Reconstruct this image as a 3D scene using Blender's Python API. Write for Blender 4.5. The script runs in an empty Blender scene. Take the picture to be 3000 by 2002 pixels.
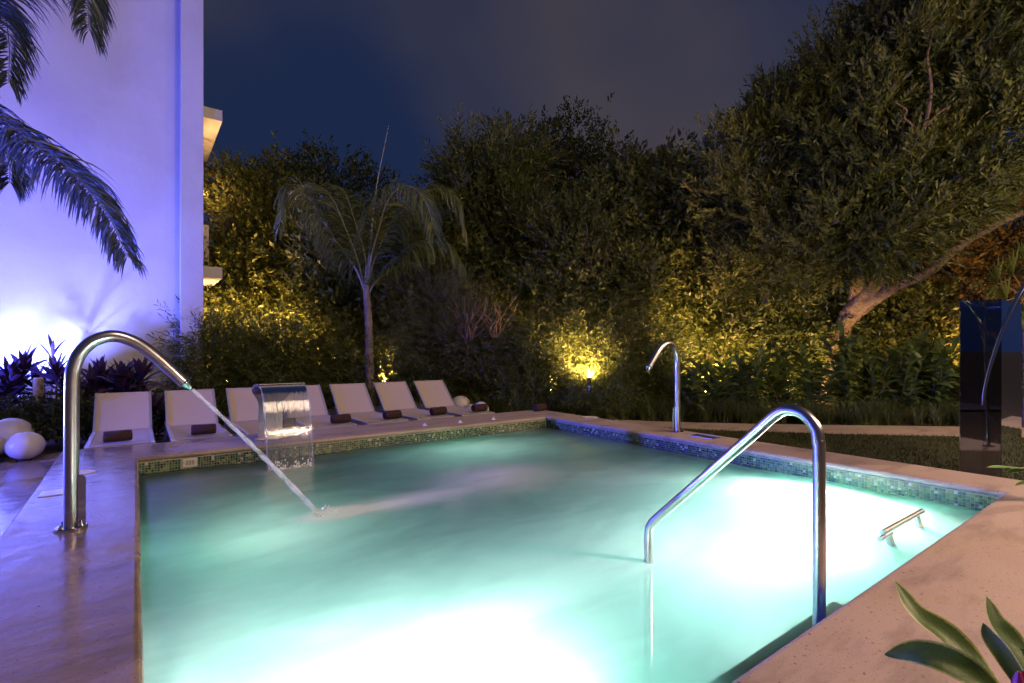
import bpy, bmesh, math, random
import numpy as np
from mathutils import Vector, Matrix

# ------------------------------------------------------------------ camera, world, sun, exposure
SC = bpy.context.scene
COL = SC.collection
YAW = math.radians(36.2)
CX, CY, CZ = -0.02, -5.9, 1.0            # tripod stands over the near pool surround
FPX, PCX, HOR = 1179.0, 1175.0, 803.0
R2 = np.array([math.cos(YAW), -math.sin(YAW)])   # camera right on the ground
F2 = np.array([math.sin(YAW), math.cos(YAW)])    # camera forward on the ground

cam = bpy.data.cameras.new('camera')
camo = bpy.data.objects.new('camera', cam)
COL.objects.link(camo)
camo.location = (CX, CY, CZ)
camo.rotation_euler = (math.radians(90), 0, -YAW)
cam.sensor_width = 36
cam.lens = FPX / 2350 * 36
cam.shift_y = 19 / 2350
cam.clip_start = 0.05
cam.clip_end = 3000
SC.camera = camo

SC.render.engine = 'CYCLES'
SC.cycles.use_denoising = True
SC.cycles.max_bounces = 7
SC.cycles.use_adaptive_sampling = True
SC.cycles.adaptive_threshold = 0.03
SC.cycles.diffuse_bounces = 2
SC.cycles.glossy_bounces = 2
SC.cycles.transmission_bounces = 6
SC.cycles.transparent_max_bounces = 16
SC.cycles.volume_bounces = 3
SC.cycles.sample_clamp_indirect = 6
SC.cycles.caustics_reflective = False
SC.cycles.caustics_refractive = False
SC.view_settings.view_transform = 'Standard'
SC.view_settings.look = 'None'
SC.view_settings.exposure = 1.3
SC.view_settings.gamma = 1
SC.view_settings.use_curve_mapping = False

def nn(nt, t, **kw):
    n = nt.nodes.new(t)
    for k, v in kw.items():
        if k.startswith('i_'):
            n.inputs[k[2:].replace('_', ' ')].default_value = v
        else:
            setattr(n, k, v)
    return n

SUN_EL, SUN_AZ = math.radians(46), math.radians(165)   # direction the light comes from (compass from +y, clockwise)
W = bpy.data.worlds.new('World')
SC.world = W
W.use_nodes = True
nt = W.node_tree
for n in list(nt.nodes):
    nt.nodes.remove(n)
out = nn(nt, 'ShaderNodeOutputWorld')
sky = nn(nt, 'ShaderNodeTexSky', sky_type='NISHITA')
sky.sun_disc = False
sky.sun_elevation = math.radians(-4)
sky.sun_rotation = SUN_AZ
hs = nn(nt, 'ShaderNodeMix', data_type='RGBA', blend_type='MULTIPLY')
hs.inputs[0].default_value = 1
hs.inputs[7].default_value = (0.50, 0.62, 1.0, 1)
nt.links.new(sky.outputs[0], hs.inputs[6])
bg1 = nn(nt, 'ShaderNodeBackground')
bg1.inputs[1].default_value = 0.05
nt.links.new(hs.outputs[2], bg1.inputs[0])
# town glow on drifting night cloud
tc = nn(nt, 'ShaderNodeTexCoord')
mp = nn(nt, 'ShaderNodeMapping')
mp.inputs['Rotation'].default_value = (0.0, 0.5, 0.6)
mp.inputs['Location'].default_value = (0.35, 0.15, 0.42)
mp.inputs['Scale'].default_value = (1.0, 1.7, 1.5)
nt.links.new(tc.outputs['Generated'], mp.inputs[0])
no = nn(nt, 'ShaderNodeTexNoise')
no.inputs['Scale'].default_value = 1.5
no.inputs['Detail'].default_value = 3.5
no.inputs['Roughness'].default_value = 0.42
nt.links.new(mp.outputs[0], no.inputs[0])
ra = nn(nt, 'ShaderNodeMapRange', interpolation_type='SMOOTHSTEP')
ra.inputs[1].default_value = 0.38
ra.inputs[2].default_value = 0.80
bank = nn(nt, 'ShaderNodeVectorMath', operation='DOT_PRODUCT')      # the bank of cloud drifting over the town
bank.inputs[1].default_value = (0.715, 0.515, 0.473)
nt.links.new(tc.outputs['Generated'], bank.inputs[0])
bk = nn(nt, 'ShaderNodeMapRange', interpolation_type='SMOOTHSTEP')
bk.inputs[1].default_value = 0.84
bk.inputs[2].default_value = 0.985
bk.inputs[3].default_value = -0.10
bk.inputs[4].default_value = 0.16
nt.links.new(bank.outputs['Value'], bk.inputs[0])
sm = nn(nt, 'ShaderNodeMath', operation='ADD')
nt.links.new(no.outputs[0], sm.inputs[0])
nt.links.new(bk.outputs[0], sm.inputs[1])
nt.links.new(sm.outputs[0], ra.inputs[0])
bg2 = nn(nt, 'ShaderNodeBackground')
bg2.inputs[0].default_value = (0.0235, 0.0205, 0.0265, 1)
bg2.inputs[1].default_value = 1.0
bg0 = nn(nt, 'ShaderNodeBackground')
bg0.inputs[0].default_value = (0.0042, 0.0082, 0.025, 1)
bg0.inputs[1].default_value = 1.0
ad = nn(nt, 'ShaderNodeAddShader')
nt.links.new(bg1.outputs[0], ad.inputs[0])
nt.links.new(bg0.outputs[0], ad.inputs[1])
mx = nn(nt, 'ShaderNodeMixShader')
nt.links.new(ra.outputs[0], mx.inputs[0])
nt.links.new(ad.outputs[0], mx.inputs[1])
nt.links.new(bg2.outputs[0], mx.inputs[2])
nt.links.new(mx.outputs[0], out.inputs[0])

sl = bpy.data.lights.new('night_glow', 'SUN')
sl.energy = 0.40
sl.angle = math.radians(18)
sl.color = (1.0, 0.71, 0.50)
so = bpy.data.objects.new('night_glow', sl)
COL.objects.link(so)
sd = Vector((math.sin(SUN_AZ) * math.cos(SUN_EL), math.cos(SUN_AZ) * math.cos(SUN_EL), math.sin(SUN_EL)))
so.rotation_euler = sd.to_track_quat('Z', 'Y').to_euler()

# ------------------------------------------------------------------ helpers
rng = np.random.default_rng(7)
random.seed(7)
ZD = -0.30                                # outer deck and lawn level; pool surround is z = 0
PX, PY = 4.93, -5.03                      # pool: x 0..PX, y PY..0
ZW = -0.165                               # water level

def at(px, py, Y):
    """a survey point: bearing and elevation as sighted from the tripod, at depth Y metres"""
    X = (px - PCX) / FPX * Y
    return Vector((CX + X * R2[0] + Y * F2[0], CY + X * R2[1] + Y * F2[1], CZ + (HOR - py) / FPX * Y))

def gr(px, py, z):
    """the same on a level plane z"""
    return at(px, py, FPX * (CZ - z) / (py - HOR))

def link(o, parent=None):
    COL.objects.link(o)
    if parent is not None:
        o.parent = parent
    return o

def tag(o, label=None, cat=None, group=None, kind=None):
    if label: o['label'] = label
    if cat: o['category'] = cat
    if group: o['group'] = group
    if kind: o['kind'] = kind
    return o

def thing(name, label, cat, loc=(0, 0, 0), rz=0, group=None):
    o = bpy.data.objects.new(name, None)
    o.empty_display_size = 0.1
    link(o)
    o.location = loc
    o.rotation_euler = (0, 0, rz)
    return tag(o, label, cat, group)

class MB:
    def __init__(self):
        self.v, self.f, self.m = [], [], []
        self.cur = 0
    def add(self, vs, fs):
        b = len(self.v)
        self.v += [tuple(p) for p in vs]
        for f in fs:
            self.f.append(tuple(b + i for i in f))
            self.m.append(self.cur)
        return self
    def box(self, c, s, rz=0.0, rx=0.0):
        M = Matrix.Translation(Vector(c)) @ Matrix.Rotation(rz, 4, 'Z') @ Matrix.Rotation(rx, 4, 'X')
        h = [q / 2 for q in s]
        vs = [M @ Vector((x * h[0], y * h[1], z * h[2])) for x in (-1, 1) for y in (-1, 1) for z in (-1, 1)]
        return self.add(vs, [(0, 1, 3, 2), (4, 6, 7, 5), (0, 4, 5, 1), (2, 3, 7, 6), (0, 2, 6, 4), (1, 5, 7, 3)])
    def bar(self, a, b, w, h):
        a, b = Vector(a), Vector(b)
        d = (b - a).normalized()
        up = Vector((0, 0, 1)) if abs(d.z) < 0.95 else Vector((0, 1, 0))
        s = d.cross(up).normalized() * w / 2
        u = s.cross(d).normalized() * h / 2
        vs = [p + i * s + j * u for p in (a, b) for i, j in ((-1, -1), (1, -1), (1, 1), (-1, 1))]
        return self.add(vs, [(3, 2, 1, 0), (4, 5, 6, 7), (0, 1, 5, 4), (1, 2, 6, 5), (2, 3, 7, 6), (3, 0, 4, 7)])
    def tube(self, pts, rad, n=12, cap=True):
        pts = [Vector(p) for p in pts]
        rad = rad if isinstance(rad, (list, tuple, np.ndarray)) else [rad] * len(pts)
        vs, fs = [], []
        prev = None
        for i, p in enumerate(pts):
            t = (pts[min(i + 1, len(pts) - 1)] - pts[max(i - 1, 0)]).normalized()
            if prev is None:
                a = Vector((1, 0, 0)) if abs(t.x) < 0.8 else Vector((0, 1, 0))
                s = t.cross(a).normalized()
            else:
                s = (prev - t * prev.dot(t)).normalized()
            prev = s
            b = t.cross(s)
            for k in range(n):
                q = 2 * math.pi * k / n
                vs.append(p + (s * math.cos(q) + b * math.sin(q)) * rad[i])
        for i in range(len(pts) - 1):
            for k in range(n):
                k2 = (k + 1) % n
                fs.append((i * n + k, i * n + k2, (i + 1) * n + k2, (i + 1) * n + k))
        if cap:
            fs.append(tuple(range(n - 1, -1, -1)))
            fs.append(tuple((len(pts) - 1) * n + k for k in range(n)))
        return self.add(vs, fs)
    def lathe(self, c, prof, n=24, sx=1.0, sy=1.0):
        vs, fs = [], []
        for r, z in prof:
            for k in range(n):
                q = 2 * math.pi * k / n
                vs.append((c[0] + r * math.cos(q) * sx, c[1] + r * math.sin(q) * sy, c[2] + z))
        for i in range(len(prof) - 1):
            for k in range(n):
                k2 = (k + 1) % n
                fs.append((i * n + k, i * n + k2, (i + 1) * n + k2, (i + 1) * n + k))
        fs.append(tuple(range(n - 1, -1, -1)))
        fs.append(tuple((len(prof) - 1) * n + k for k in range(n)))
        return self.add(vs, fs)
    def build(self, name, mats, parent=None, smooth=False, bevel=0.0, seg=2):
        me = bpy.data.meshes.new(name)
        me.from_pydata([tuple(p) for p in self.v], [], self.f)
        mats = mats if isinstance(mats, (list, tuple)) else [mats]
        for m in mats:
            me.materials.append(m)
        if len(mats) > 1:
            me.polygons.foreach_set('material_index', self.m)
        if smooth:
            me.polygons.foreach_set('use_smooth', [True] * len(me.polygons))
        o = link(bpy.data.objects.new(name, me), parent)
        if bevel:
            b = o.modifiers.new('bevel', 'BEVEL')
            b.width = bevel
            b.segments = seg
            b.limit_method = 'ANGLE'
        if smooth:
            try:
                me.set_sharp_from_angle(angle=math.radians(38))
            except Exception:
                pass
        return o

def np_mesh(name, V, F, mat, parent=None, uv=None, smooth=False):
    """fast mesh from arrays; F is (n,4) or (n,3)"""
    V = np.ascontiguousarray(V, dtype=np.float32)
    F = np.ascontiguousarray(F, dtype=np.int32)
    k = F.shape[1]
    me = bpy.data.meshes.new(name)
    me.vertices.add(len(V))
    me.vertices.foreach_set('co', V.ravel())
    me.loops.add(F.size)
    me.loops.foreach_set('vertex_index', F.ravel())
    me.polygons.add(len(F))
    me.polygons.foreach_set('loop_start', np.arange(0, F.size, k, dtype=np.int32))
    if smooth:
        me.polygons.foreach_set('use_smooth', np.ones(len(F), dtype=bool))
    if uv is not None:
        l = me.uv_layers.new(name='UVMap')
        l.data.foreach_set('uv', np.ascontiguousarray(uv[F.ravel()], dtype=np.float32).ravel())
    me.materials.append(mat)
    me.update(calc_edges=True)
    me.validate()
    return link(bpy.data.objects.new(name, me), parent)

def smooth_path(pts, n=6):
    """Catmull-Rom through points"""
    P = [Vector(p) for p in pts]
    P = [P[0] * 2 - P[1]] + P + [P[-1] * 2 - P[-2]]
    res = []
    for i in range(1, len(P) - 2):
        for k in range(n):
            t = k / n
            a, b, c, d = P[i - 1], P[i], P[i + 1], P[i + 2]
            res.append(0.5 * ((2 * b) + (c - a) * t + (2 * a - 5 * b + 4 * c - d) * t * t + (3 * b - a - 3 * c + d) * t ** 3))
    res.append(P[-2])
    return res

def unit(a):
    return a / np.maximum(np.linalg.norm(a, axis=-1, keepdims=True), 1e-9)

# ------------------------------------------------------------------ materials
def mat(name, col, rough=0.5, metal=0.0, spec=0.5, noise=None, bump=None, nscale=None, coords='Object'):
    """noise = (scale, col2, amount lo, hi); bump = (scale, strength, distance)"""
    m = bpy.data.materials.new(name)
    m.use_nodes = True
    t = m.node_tree
    p = t.nodes['Principled BSDF']
    p.inputs['Base Color'].default_value = (*col, 1)
    p.inputs['Roughness'].default_value = rough
    p.inputs['Metallic'].default_value = metal
    p.inputs['Specular IOR Level'].default_value = spec
    tcn = nn(t, 'ShaderNodeTexCoord')
    if noise:
        n = nn(t, 'ShaderNodeTexNoise')
        n.inputs['Scale'].default_value = noise[0]
        n.inputs['Detail'].default_value = 6
        t.links.new(tcn.outputs[coords], n.inputs[0])
        r = nn(t, 'ShaderNodeMapRange')
        r.inputs[1].default_value = noise[2]
        r.inputs[2].default_value = noise[3]
        t.links.new(n.outputs[0], r.inputs[0])
        x = nn(t, 'ShaderNodeMix', data_type='RGBA')
        x.inputs[6].default_value = (*col, 1)
        x.inputs[7].default_value = (*noise[1], 1)
        t.links.new(r.outputs[0], x.inputs[0])
        t.links.new(x.outputs[2], p.inputs['Base Color'])
    if bump:
        n2 = nn(t, 'ShaderNodeTexNoise')
        n2.inputs['Scale'].default_value = bump[0]
        n2.inputs['Detail'].default_value = 5
        t.links.new(tcn.outputs[coords], n2.inputs[0])
        b = nn(t, 'ShaderNodeBump')
        b.inputs['Strength'].default_value = bump[1]
        b.inputs['Distance'].default_value = bump[2]
        t.links.new(n2.outputs[0], b.inputs['Height'])
        t.links.new(b.outputs[0], p.inputs['Normal'])
    return m

def leaf_mat(name, c1, c2, rough=0.45, trans=0.3):
    m = bpy.data.materials.new(name)
    m.use_nodes = True
    t = m.node_tree
    p = t.nodes['Principled BSDF']
    o = t.nodes['Material Output']
    g = nn(t, 'ShaderNodeNewGeometry')
    x = nn(t, 'ShaderNodeMix', data_type='RGBA')
    x.inputs[6].default_value = (*c1, 1)
    x.inputs[7].default_value = (*c2, 1)
    t.links.new(g.outputs['Random Per Island'], x.inputs[0])
    t.links.new(x.outputs[2], p.inputs['Base Color'])
    p.inputs['Roughness'].default_value = rough
    p.inputs['Specular IOR Level'].default_value = 0.35
    tr = nn(t, 'ShaderNodeBsdfTranslucent')
    t.links.new(x.outputs[2], tr.inputs[0])
    ms = nn(t, 'ShaderNodeMixShader')
    ms.inputs[0].default_value = trans
    t.links.new(p.outputs[0], ms.inputs[1])
    t.links.new(tr.outputs[0], ms.inputs[2])
    t.links.new(ms.outputs[0], o.inputs[0])
    return m

def emit(name, col, s):
    m = bpy.data.materials.new(name)
    m.use_nodes = True
    p = m.node_tree.nodes['Principled BSDF']
    p.inputs['Base Color'].default_value = (*col, 1)
    p.inputs['Emission Color'].default_value = (*col, 1)
    p.inputs['Emission Strength'].default_value = s
    return m

def stone_mat(name, c1, c2, wet=True):
    m = bpy.data.materials.new(name)
    m.use_nodes = True
    t = m.node_tree
    p = t.nodes['Principled BSDF']
    tcn = nn(t, 'ShaderNodeTexCoord')
    def noise(scale, detail=5, rough=0.55, loc=(0, 0, 0), sc=(1, 1, 1)):
        mpn = nn(t, 'ShaderNodeMapping')
        mpn.inputs['Location'].default_value = loc
        mpn.inputs['Scale'].default_value = sc
        t.links.new(tcn.outputs['Object'], mpn.inputs[0])
        n = nn(t, 'ShaderNodeTexNoise')
        n.inputs['Scale'].default_value = scale
        n.inputs['Detail'].default_value = detail
        n.inputs['Roughness'].default_value = rough
        t.links.new(mpn.outputs[0], n.inputs[0])
        return n.outputs[0]
    def ramp(s, a, b):
        r = nn(t, 'ShaderNodeMapRange')
        r.inputs[1].default_value = a
        r.inputs[2].default_value = b
        t.links.new(s, r.inputs[0])
        return r.outputs[0]
    def mix(f, a, b, blend='MIX'):
        x = nn(t, 'ShaderNodeMix', data_type='RGBA', blend_type=blend)
        for i, q in ((0, f), (6, a), (7, b)):
            if hasattr(q, 'links'): t.links.new(q, x.inputs[i])
            else: x.inputs[i].default_value = q if i == 0 else (*q, 1)
        return x.outputs[2]
    base = mix(ramp(noise(1.4, 6), 0.35, 0.68), c1, c2)
    fine = mix(ramp(noise(160, 3, 0.7), 0.35, 0.7), base, tuple(0.72 * q for q in c1))
    spk = mix(ramp(noise(60, 2, 0.5), 0.64, 0.72), fine, (0.12, 0.09, 0.07))
    dirt = mix(ramp(noise(3.1, 7, 0.65, (4, 1, 0), (0.5, 1.6, 1)), 0.50, 0.74), spk, tuple(0.55 * q for q in c2))
    if wet:
        wn = noise(0.75, 6, 0.6, (2.3, 5.1, 0), (1.0, 1.5, 1))
        # splash and puddles gather on the cannon side of the pool
        sep = nn(t, 'ShaderNodeSeparateXYZ')
        t.links.new(tcn.outputs['Object'], sep.inputs[0])
        side = nn(t, 'ShaderNodeMapRange', interpolation_type='SMOOTHSTEP')
        side.inputs[1].default_value = 1.8
        side.inputs[2].default_value = -1.0
        side.inputs[3].default_value = -0.10
        side.inputs[4].default_value = 0.26
        t.links.new(sep.outputs[0], side.inputs[0])
        a = nn(t, 'ShaderNodeMath', operation='ADD')
        t.links.new(wn, a.inputs[0])
        t.links.new(side.outputs[0], a.inputs[1])
        wf = ramp(a.outputs[0], 0.52, 0.66)
        colr = mix(wf, dirt, mix(1.0, dirt, (0.62, 0.60, 0.60), 'MULTIPLY'))
        rr = nn(t, 'ShaderNodeMapRange')
        rr.inputs[3].default_value = 0.62
        rr.inputs[4].default_value = 0.13
        t.links.new(wf, rr.inputs[0])
        t.links.new(rr.outputs[0], p.inputs['Roughness'])
    else:
        colr = dirt
        p.inputs['Roughness'].default_value = 0.65
    t.links.new(colr, p.inputs['Base Color'])
    b = nn(t, 'ShaderNodeBump')
    b.inputs['Strength'].default_value = 0.35
    b.inputs['Distance'].default_value = 0.004
    if wet:                                   # standing water evens the grain out
        bs_ = nn(t, 'ShaderNodeMapRange')
        bs_.inputs[3].default_value = 0.35
        bs_.inputs[4].default_value = 0.10
        t.links.new(wf, bs_.inputs[0])
        t.links.new(bs_.outputs[0], b.inputs['Strength'])
    t.links.new(noise(90, 6, 0.65), b.inputs['Height'])
    b2 = nn(t, 'ShaderNodeBump')
    b2.inputs['Strength'].default_value = 0.25
    b2.inputs['Distance'].default_value = 0.02
    t.links.new(noise(5, 4), b2.inputs['Height'])
    t.links.new(b.outputs[0], b2.inputs['Normal'])
    t.links.new(b2.outputs[0], p.inputs['Normal'])
    return m

M = {}
M['stone'] = stone_mat('pool_stone', (0.50, 0.40, 0.34), (0.42, 0.32, 0.265))
M['path'] = stone_mat('path_stone', (0.46, 0.36, 0.30), (0.40, 0.30, 0.25), wet=False)
M['soil'] = mat('garden_soil', (0.035, 0.026, 0.018), 0.9, noise=(6, (0.06, 0.045, 0.03), 0.35, 0.7), bump=(12, 0.8, 0.05))
M['stucco'] = mat('white_stucco', (0.46, 0.445, 0.44), 0.75, noise=(1.2, (0.40, 0.385, 0.38), 0.4, 0.75), bump=(7, 0.22, 0.03))
M['steel'] = mat('brushed_steel', (0.62, 0.60, 0.58), 0.28, 1.0, noise=(14, (0.5, 0.48, 0.46), 0.3, 0.7), bump=(220, 0.05, 0.001))
M['chrome'] = mat('polished_steel', (0.75, 0.75, 0.76), 0.08, 1.0)
M['darksteel'] = mat('dark_steel', (0.10, 0.10, 0.12), 0.25, 1.0)
M['sling'] = mat('beige_sling_mesh', (0.50, 0.42, 0.38), 0.8, noise=(180, (0.42, 0.35, 0.315), 0.35, 0.65), bump=(260, 0.4, 0.003))
M['frame'] = mat('satin_aluminium', (0.62, 0.60, 0.60), 0.35, 0.7)
M['towel'] = mat('brown_towel', (0.032, 0.014, 0.013), 0.95, noise=(60, (0.055, 0.024, 0.022), 0.35, 0.65), bump=(320, 0.8, 0.006))
M['globe'] = mat('white_globe_plastic', (0.58, 0.55, 0.54), 0.4)
M['bark'] = mat('rough_bark', (0.20, 0.145, 0.10), 0.85, noise=(9, (0.09, 0.065, 0.048), 0.35, 0.7), bump=(22, 0.9, 0.04))
M['twig'] = mat('pale_twig', (0.24, 0.15, 0.085), 0.8, noise=(9, (0.14, 0.09, 0.055), 0.35, 0.7))
M['palmbark'] = mat('palm_bark', (0.30, 0.25, 0.21), 0.85, noise=(5, (0.15, 0.11, 0.08), 0.35, 0.7), bump=(26, 0.8, 0.03))
M['wood'] = mat('weathered_post_wood', (0.33, 0.24, 0.17), 0.8, noise=(14, (0.2, 0.14, 0.1), 0.35, 0.7))
M['plate'] = mat('white_plastic', (0.72, 0.68, 0.60), 0.4)
M['grout'] = mat('pale_grout', (0.34, 0.36, 0.28), 0.8)
M['black'] = mat('dark_slot', (0.02, 0.02, 0.02), 0.8)
M['lens_warm'] = emit('warm_lamp_lens', (1.0, 0.62, 0.22), 90)
M['lens_blue'] = emit('blue_lamp_lens', (0.2, 0.2, 1.0), 60)
M['lens_pool'] = emit('pool_lamp_lens', (0.8, 1.0, 0.9), 8)
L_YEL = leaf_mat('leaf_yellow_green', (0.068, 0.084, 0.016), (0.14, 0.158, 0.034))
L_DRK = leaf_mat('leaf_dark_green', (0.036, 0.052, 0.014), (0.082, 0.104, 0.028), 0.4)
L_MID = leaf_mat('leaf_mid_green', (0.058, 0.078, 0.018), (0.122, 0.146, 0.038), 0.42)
L_GRY = leaf_mat('leaf_grey_green', (0.085, 0.090, 0.050), (0.14, 0.14, 0.075), 0.6)
L_BAM = leaf_mat('leaf_narrow_hedge', (0.058, 0.078, 0.018), (0.122, 0.146, 0.038), 0.5)
L_PALM = leaf_mat('leaf_palm', (0.085, 0.11, 0.034), (0.16, 0.19, 0.065), 0.42)
L_COR = leaf_mat('leaf_cordyline', (0.028, 0.016, 0.040), (0.060, 0.034, 0.080), 0.28, 0.15)
L_GIN = leaf_mat('leaf_ginger', (0.07, 0.115, 0.028), (0.135, 0.195, 0.05), 0.32, 0.3)
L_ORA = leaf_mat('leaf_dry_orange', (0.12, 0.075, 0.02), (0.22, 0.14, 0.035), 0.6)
L_GRA = leaf_mat('leaf_border_grass', (0.07, 0.095, 0.028), (0.14, 0.175, 0.055), 0.5)
L_TUR = leaf_mat('leaf_turf', (0.040, 0.048, 0.014), (0.085, 0.090, 0.028), 0.7)
L_YNG = leaf_mat('leaf_young_shoot', (0.115, 0.13, 0.03), (0.2, 0.21, 0.055), 0.5, 0.35)
L_HED = leaf_mat('leaf_low_hedge', (0.035, 0.050, 0.018), (0.08, 0.10, 0.035), 0.35)

def lamp(name, kind, loc, energy, col, parent=None, aim=None, spot=None, blend=0.6, radius=0.05):
    d = bpy.data.lights.new(name, kind)
    d.energy = energy
    d.color = col
    d.shadow_soft_size = radius
    if kind == 'SPOT':
        d.spot_size = math.radians(spot)
        d.spot_blend = blend
    o = bpy.data.objects.new(name, d)
    link(o)
    o.location = loc
    if aim is not None:
        o.rotation_euler = (Vector(loc) - Vector(aim)).to_track_quat('Z', 'Y').to_euler()
    if parent is not None:
        o.parent = parent
        o.matrix_parent_inverse = parent.matrix_basis.inverted()
    return o

# ================================================================== SETTING
def frame_sheet(x0, x1, y0, y1, hx0, hx1, hy0, hy1, z):
    m = MB()
    xs, ys = [x0, hx0, hx1, x1], [y0, hy0, hy1, y1]
    vs = [(x, y, z) for y in ys for x in xs]
    fs = [(r * 4 + c, r * 4 + c + 1, r * 4 + c + 5, r * 4 + c + 4) for r in range(3) for c in range(3) if not (r == 1 and c == 1)]
    return m.add(vs, fs)

tag(frame_sheet(-400, 400, -400, 400, -0.2, PX + 0.2, PY - 0.2, 0.2, ZD - 0.05).build('ground', M['soil']), kind='structure')

# outer deck round the raised surround, with the curved planting edge behind the loungers
dk = MB()
edge = [(-9, 1.2), (-2.4, 1.75), (-1.28, 2.36), (-0.75, 2.78), (-0.3, 3.0), (0.6, 3.05), (2.5, 3.05), (4.6, 3.0), (5.6, 2.6)]
for (xa, ya), (xb, yb) in zip(edge[:-1], edge[1:]):
    dk.add([(xa, 0.3, ZD), (xb, 0.3, ZD), (xb, yb, ZD), (xa, ya, ZD), (xa, ya, ZD - 0.12), (xb, yb, ZD - 0.12)], [(0, 1, 2, 3), (3, 2, 5, 4)])
dk.add([(-9, -12, ZD), (-0.3, -12, ZD), (-0.3, 0.3, ZD), (-9, 0.3, ZD)], [(0, 1, 2, 3)])
tag(dk.build('deck', M['stone']), kind='structure')

# raised pool surround: one sweep with a bull-nosed inner edge, mitred at the corners
OX0, OX1, OY0, OY1 = -0.61, 5.46, -5.75, 0.80
prof = [(0.05, -0.30), (0.05, -0.052), (0.022, -0.05)]
for k in range(7):
    a = math.radians(-80 + k * 170 / 6)
    prof.append((0.026 - 0.026 * math.cos(a), -0.025 + 0.025 * math.sin(a)))
prof.append((0.05, 0.0))
cp = MB()
rings = []
for d, z in prof:
    rings.append([(-d, -(-PY) - d, z), (PX + d, PY - d, z), (PX + d, d, z), (-d, d, z)])
rings.append([(OX0 + 0.012, OY0 + 0.012, 0), (OX1 - 0.012, OY0 + 0.012, 0), (OX1 - 0.012, OY1 - 0.012, 0), (OX0 + 0.012, OY1 - 0.012, 0)])
rings.append([(OX0, OY0, -0.012), (OX1, OY0, -0.012), (OX1, OY1, -0.012), (OX0, OY1, -0.012)])
rings.append([(OX0, OY0, ZD - 0.06), (OX1, OY0, ZD - 0.06), (OX1, OY1, ZD - 0.06), (OX0, OY1, ZD - 0.06)])
vs = [p for r in rings for p in r]
fs = []
for i in range(len(rings) - 1):
    for k in range(4):
        k2 = (k + 1) % 4
        fs.append((i * 4 + k, i * 4 + k2, (i + 1) * 4 + k2, (i + 1) * 4 + k))
cp.add(vs, fs)
cop = cp.build('pool_coping', M['stone'])
tag(cop, 'raised beige stone surround with rounded lip around the pool', kind='structure')

# basin
def mosaic_mat():
    m = bpy.data.materials.new('pool_mosaic_under_water')
    m.use_nodes = True
    t = m.node_tree
    p = t.nodes['Principled BSDF']
    tcn = nn(t, 'ShaderNodeTexCoord')
    v = nn(t, 'ShaderNodeTexVoronoi', distance='CHEBYCHEV')
    v.inputs['Scale'].default_value = 42
    v.inputs['Randomness'].default_value = 0
    t.links.new(tcn.outputs['Object'], v.inputs[0])
    r = nn(t, 'ShaderNodeValToRGB')
    r.color_ramp.interpolation = 'CONSTANT'
    for i, (q, c) in enumerate(((0, (0.05, 0.10, 0.07)), (0.2, (0.16, 0.24, 0.12)), (0.45, (0.09, 0.17, 0.14)), (0.7, (0.22, 0.30, 0.18)), (0.92, (0.5, 0.55, 0.5)))):
        e = r.color_ramp.elements[i] if i < 2 else r.color_ramp.elements.new(q)
        e.position = q
        e.color = (*c, 1)
    s = nn(t, 'ShaderNodeSeparateColor')
    t.links.new(v.outputs['Color'], s.inputs[0])
    t.links.new(s.outputs[0], r.inputs[0])
    t.links.new(r.outputs[0], p.inputs['Base Color'])
    p.inputs['Roughness'].default_value = 0.3
    return m
M['mosaic'] = mosaic_mat()
ZB = -1.25
bs = MB()
o_ = 0.008
bs.add([(-o_, PY - o_, ZB), (PX + o_, PY - o_, ZB), (PX + o_, o_, ZB), (-o_, o_, ZB), (-o_, PY - o_, -0.045), (PX + o_, PY - o_, -0.045), (PX + o_, o_, -0.045), (-o_, o_, -0.045)],
       [(0, 1, 2, 3), (0, 4, 5, 1), (1, 5, 6, 2), (2, 6, 7, 3), (3, 7, 4, 0)])
basin = bs.build('pool_basin', M['mosaic'])
tag(basin, 'green mosaic pool basin', kind='structure')
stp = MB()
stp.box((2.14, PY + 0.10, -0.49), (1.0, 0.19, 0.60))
st_o = stp.build('pool_step', mat('shaded_step_mosaic', (0.010, 0.020, 0.014), 0.35, noise=(40, (0.035, 0.06, 0.04), 0.45, 0.6)), basin)  # shade on the step is put into its dark tile colour

# waterline mosaic: the nearest pieces singly, the rest joined
TP, TS = 0.0235, 0.0212
tile_cols = [(0.030, 0.060, 0.045), (0.055, 0.11, 0.085), (0.13, 0.20, 0.075), (0.20, 0.28, 0.11), (0.07, 0.15, 0.14), (0.26, 0.34, 0.19), (0.58, 0.60, 0.52), (0.10, 0.13, 0.10)]
tile_mats = [mat('glass_mosaic_%s' % n, c, 0.12, noise=(70, tuple(0.7 * q for q in c), 0.3, 0.7)) for n, c in zip(('ink', 'bottle', 'olive', 'moss', 'teal', 'lime', 'pearl', 'slate'), tile_cols)]
tile_w = [0.18, 0.18, 0.16, 0.15, 0.12, 0.10, 0.05, 0.06]
def tile_mb(m, c, ax):
    h, d = TS / 2, 0.004
    # proud of the wall; ax = inward normal axis
    if ax == 'x':
        vs = [(c[0] + 0.004, c[1] + a * h, c[2] + b * h) for a, b in ((-1, -1), (1, -1), (1, 1), (-1, 1))] + [(c[0] - d, c[1] + a * h * 0.9, c[2] + b * h * 0.9) for a, b in ((-1, -1), (1, -1), (1, 1), (-1, 1))]
    else:
        vs = [(c[0] + a * h, c[1] + 0.004, c[2] + b * h) for a, b in ((-1, -1), (1, -1), (1, 1), (-1, 1))] + [(c[0] + a * h * 0.9, c[1] - d, c[2] + b * h * 0.9) for a, b in ((-1, -1), (1, -1), (1, 1), (-1, 1))]
    m.add(vs, [(4, 5, 6, 7), (0, 1, 5, 4), (1, 2, 6, 5), (2, 3, 7, 6), (3, 0, 4, 7)])
tmesh = []
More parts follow.
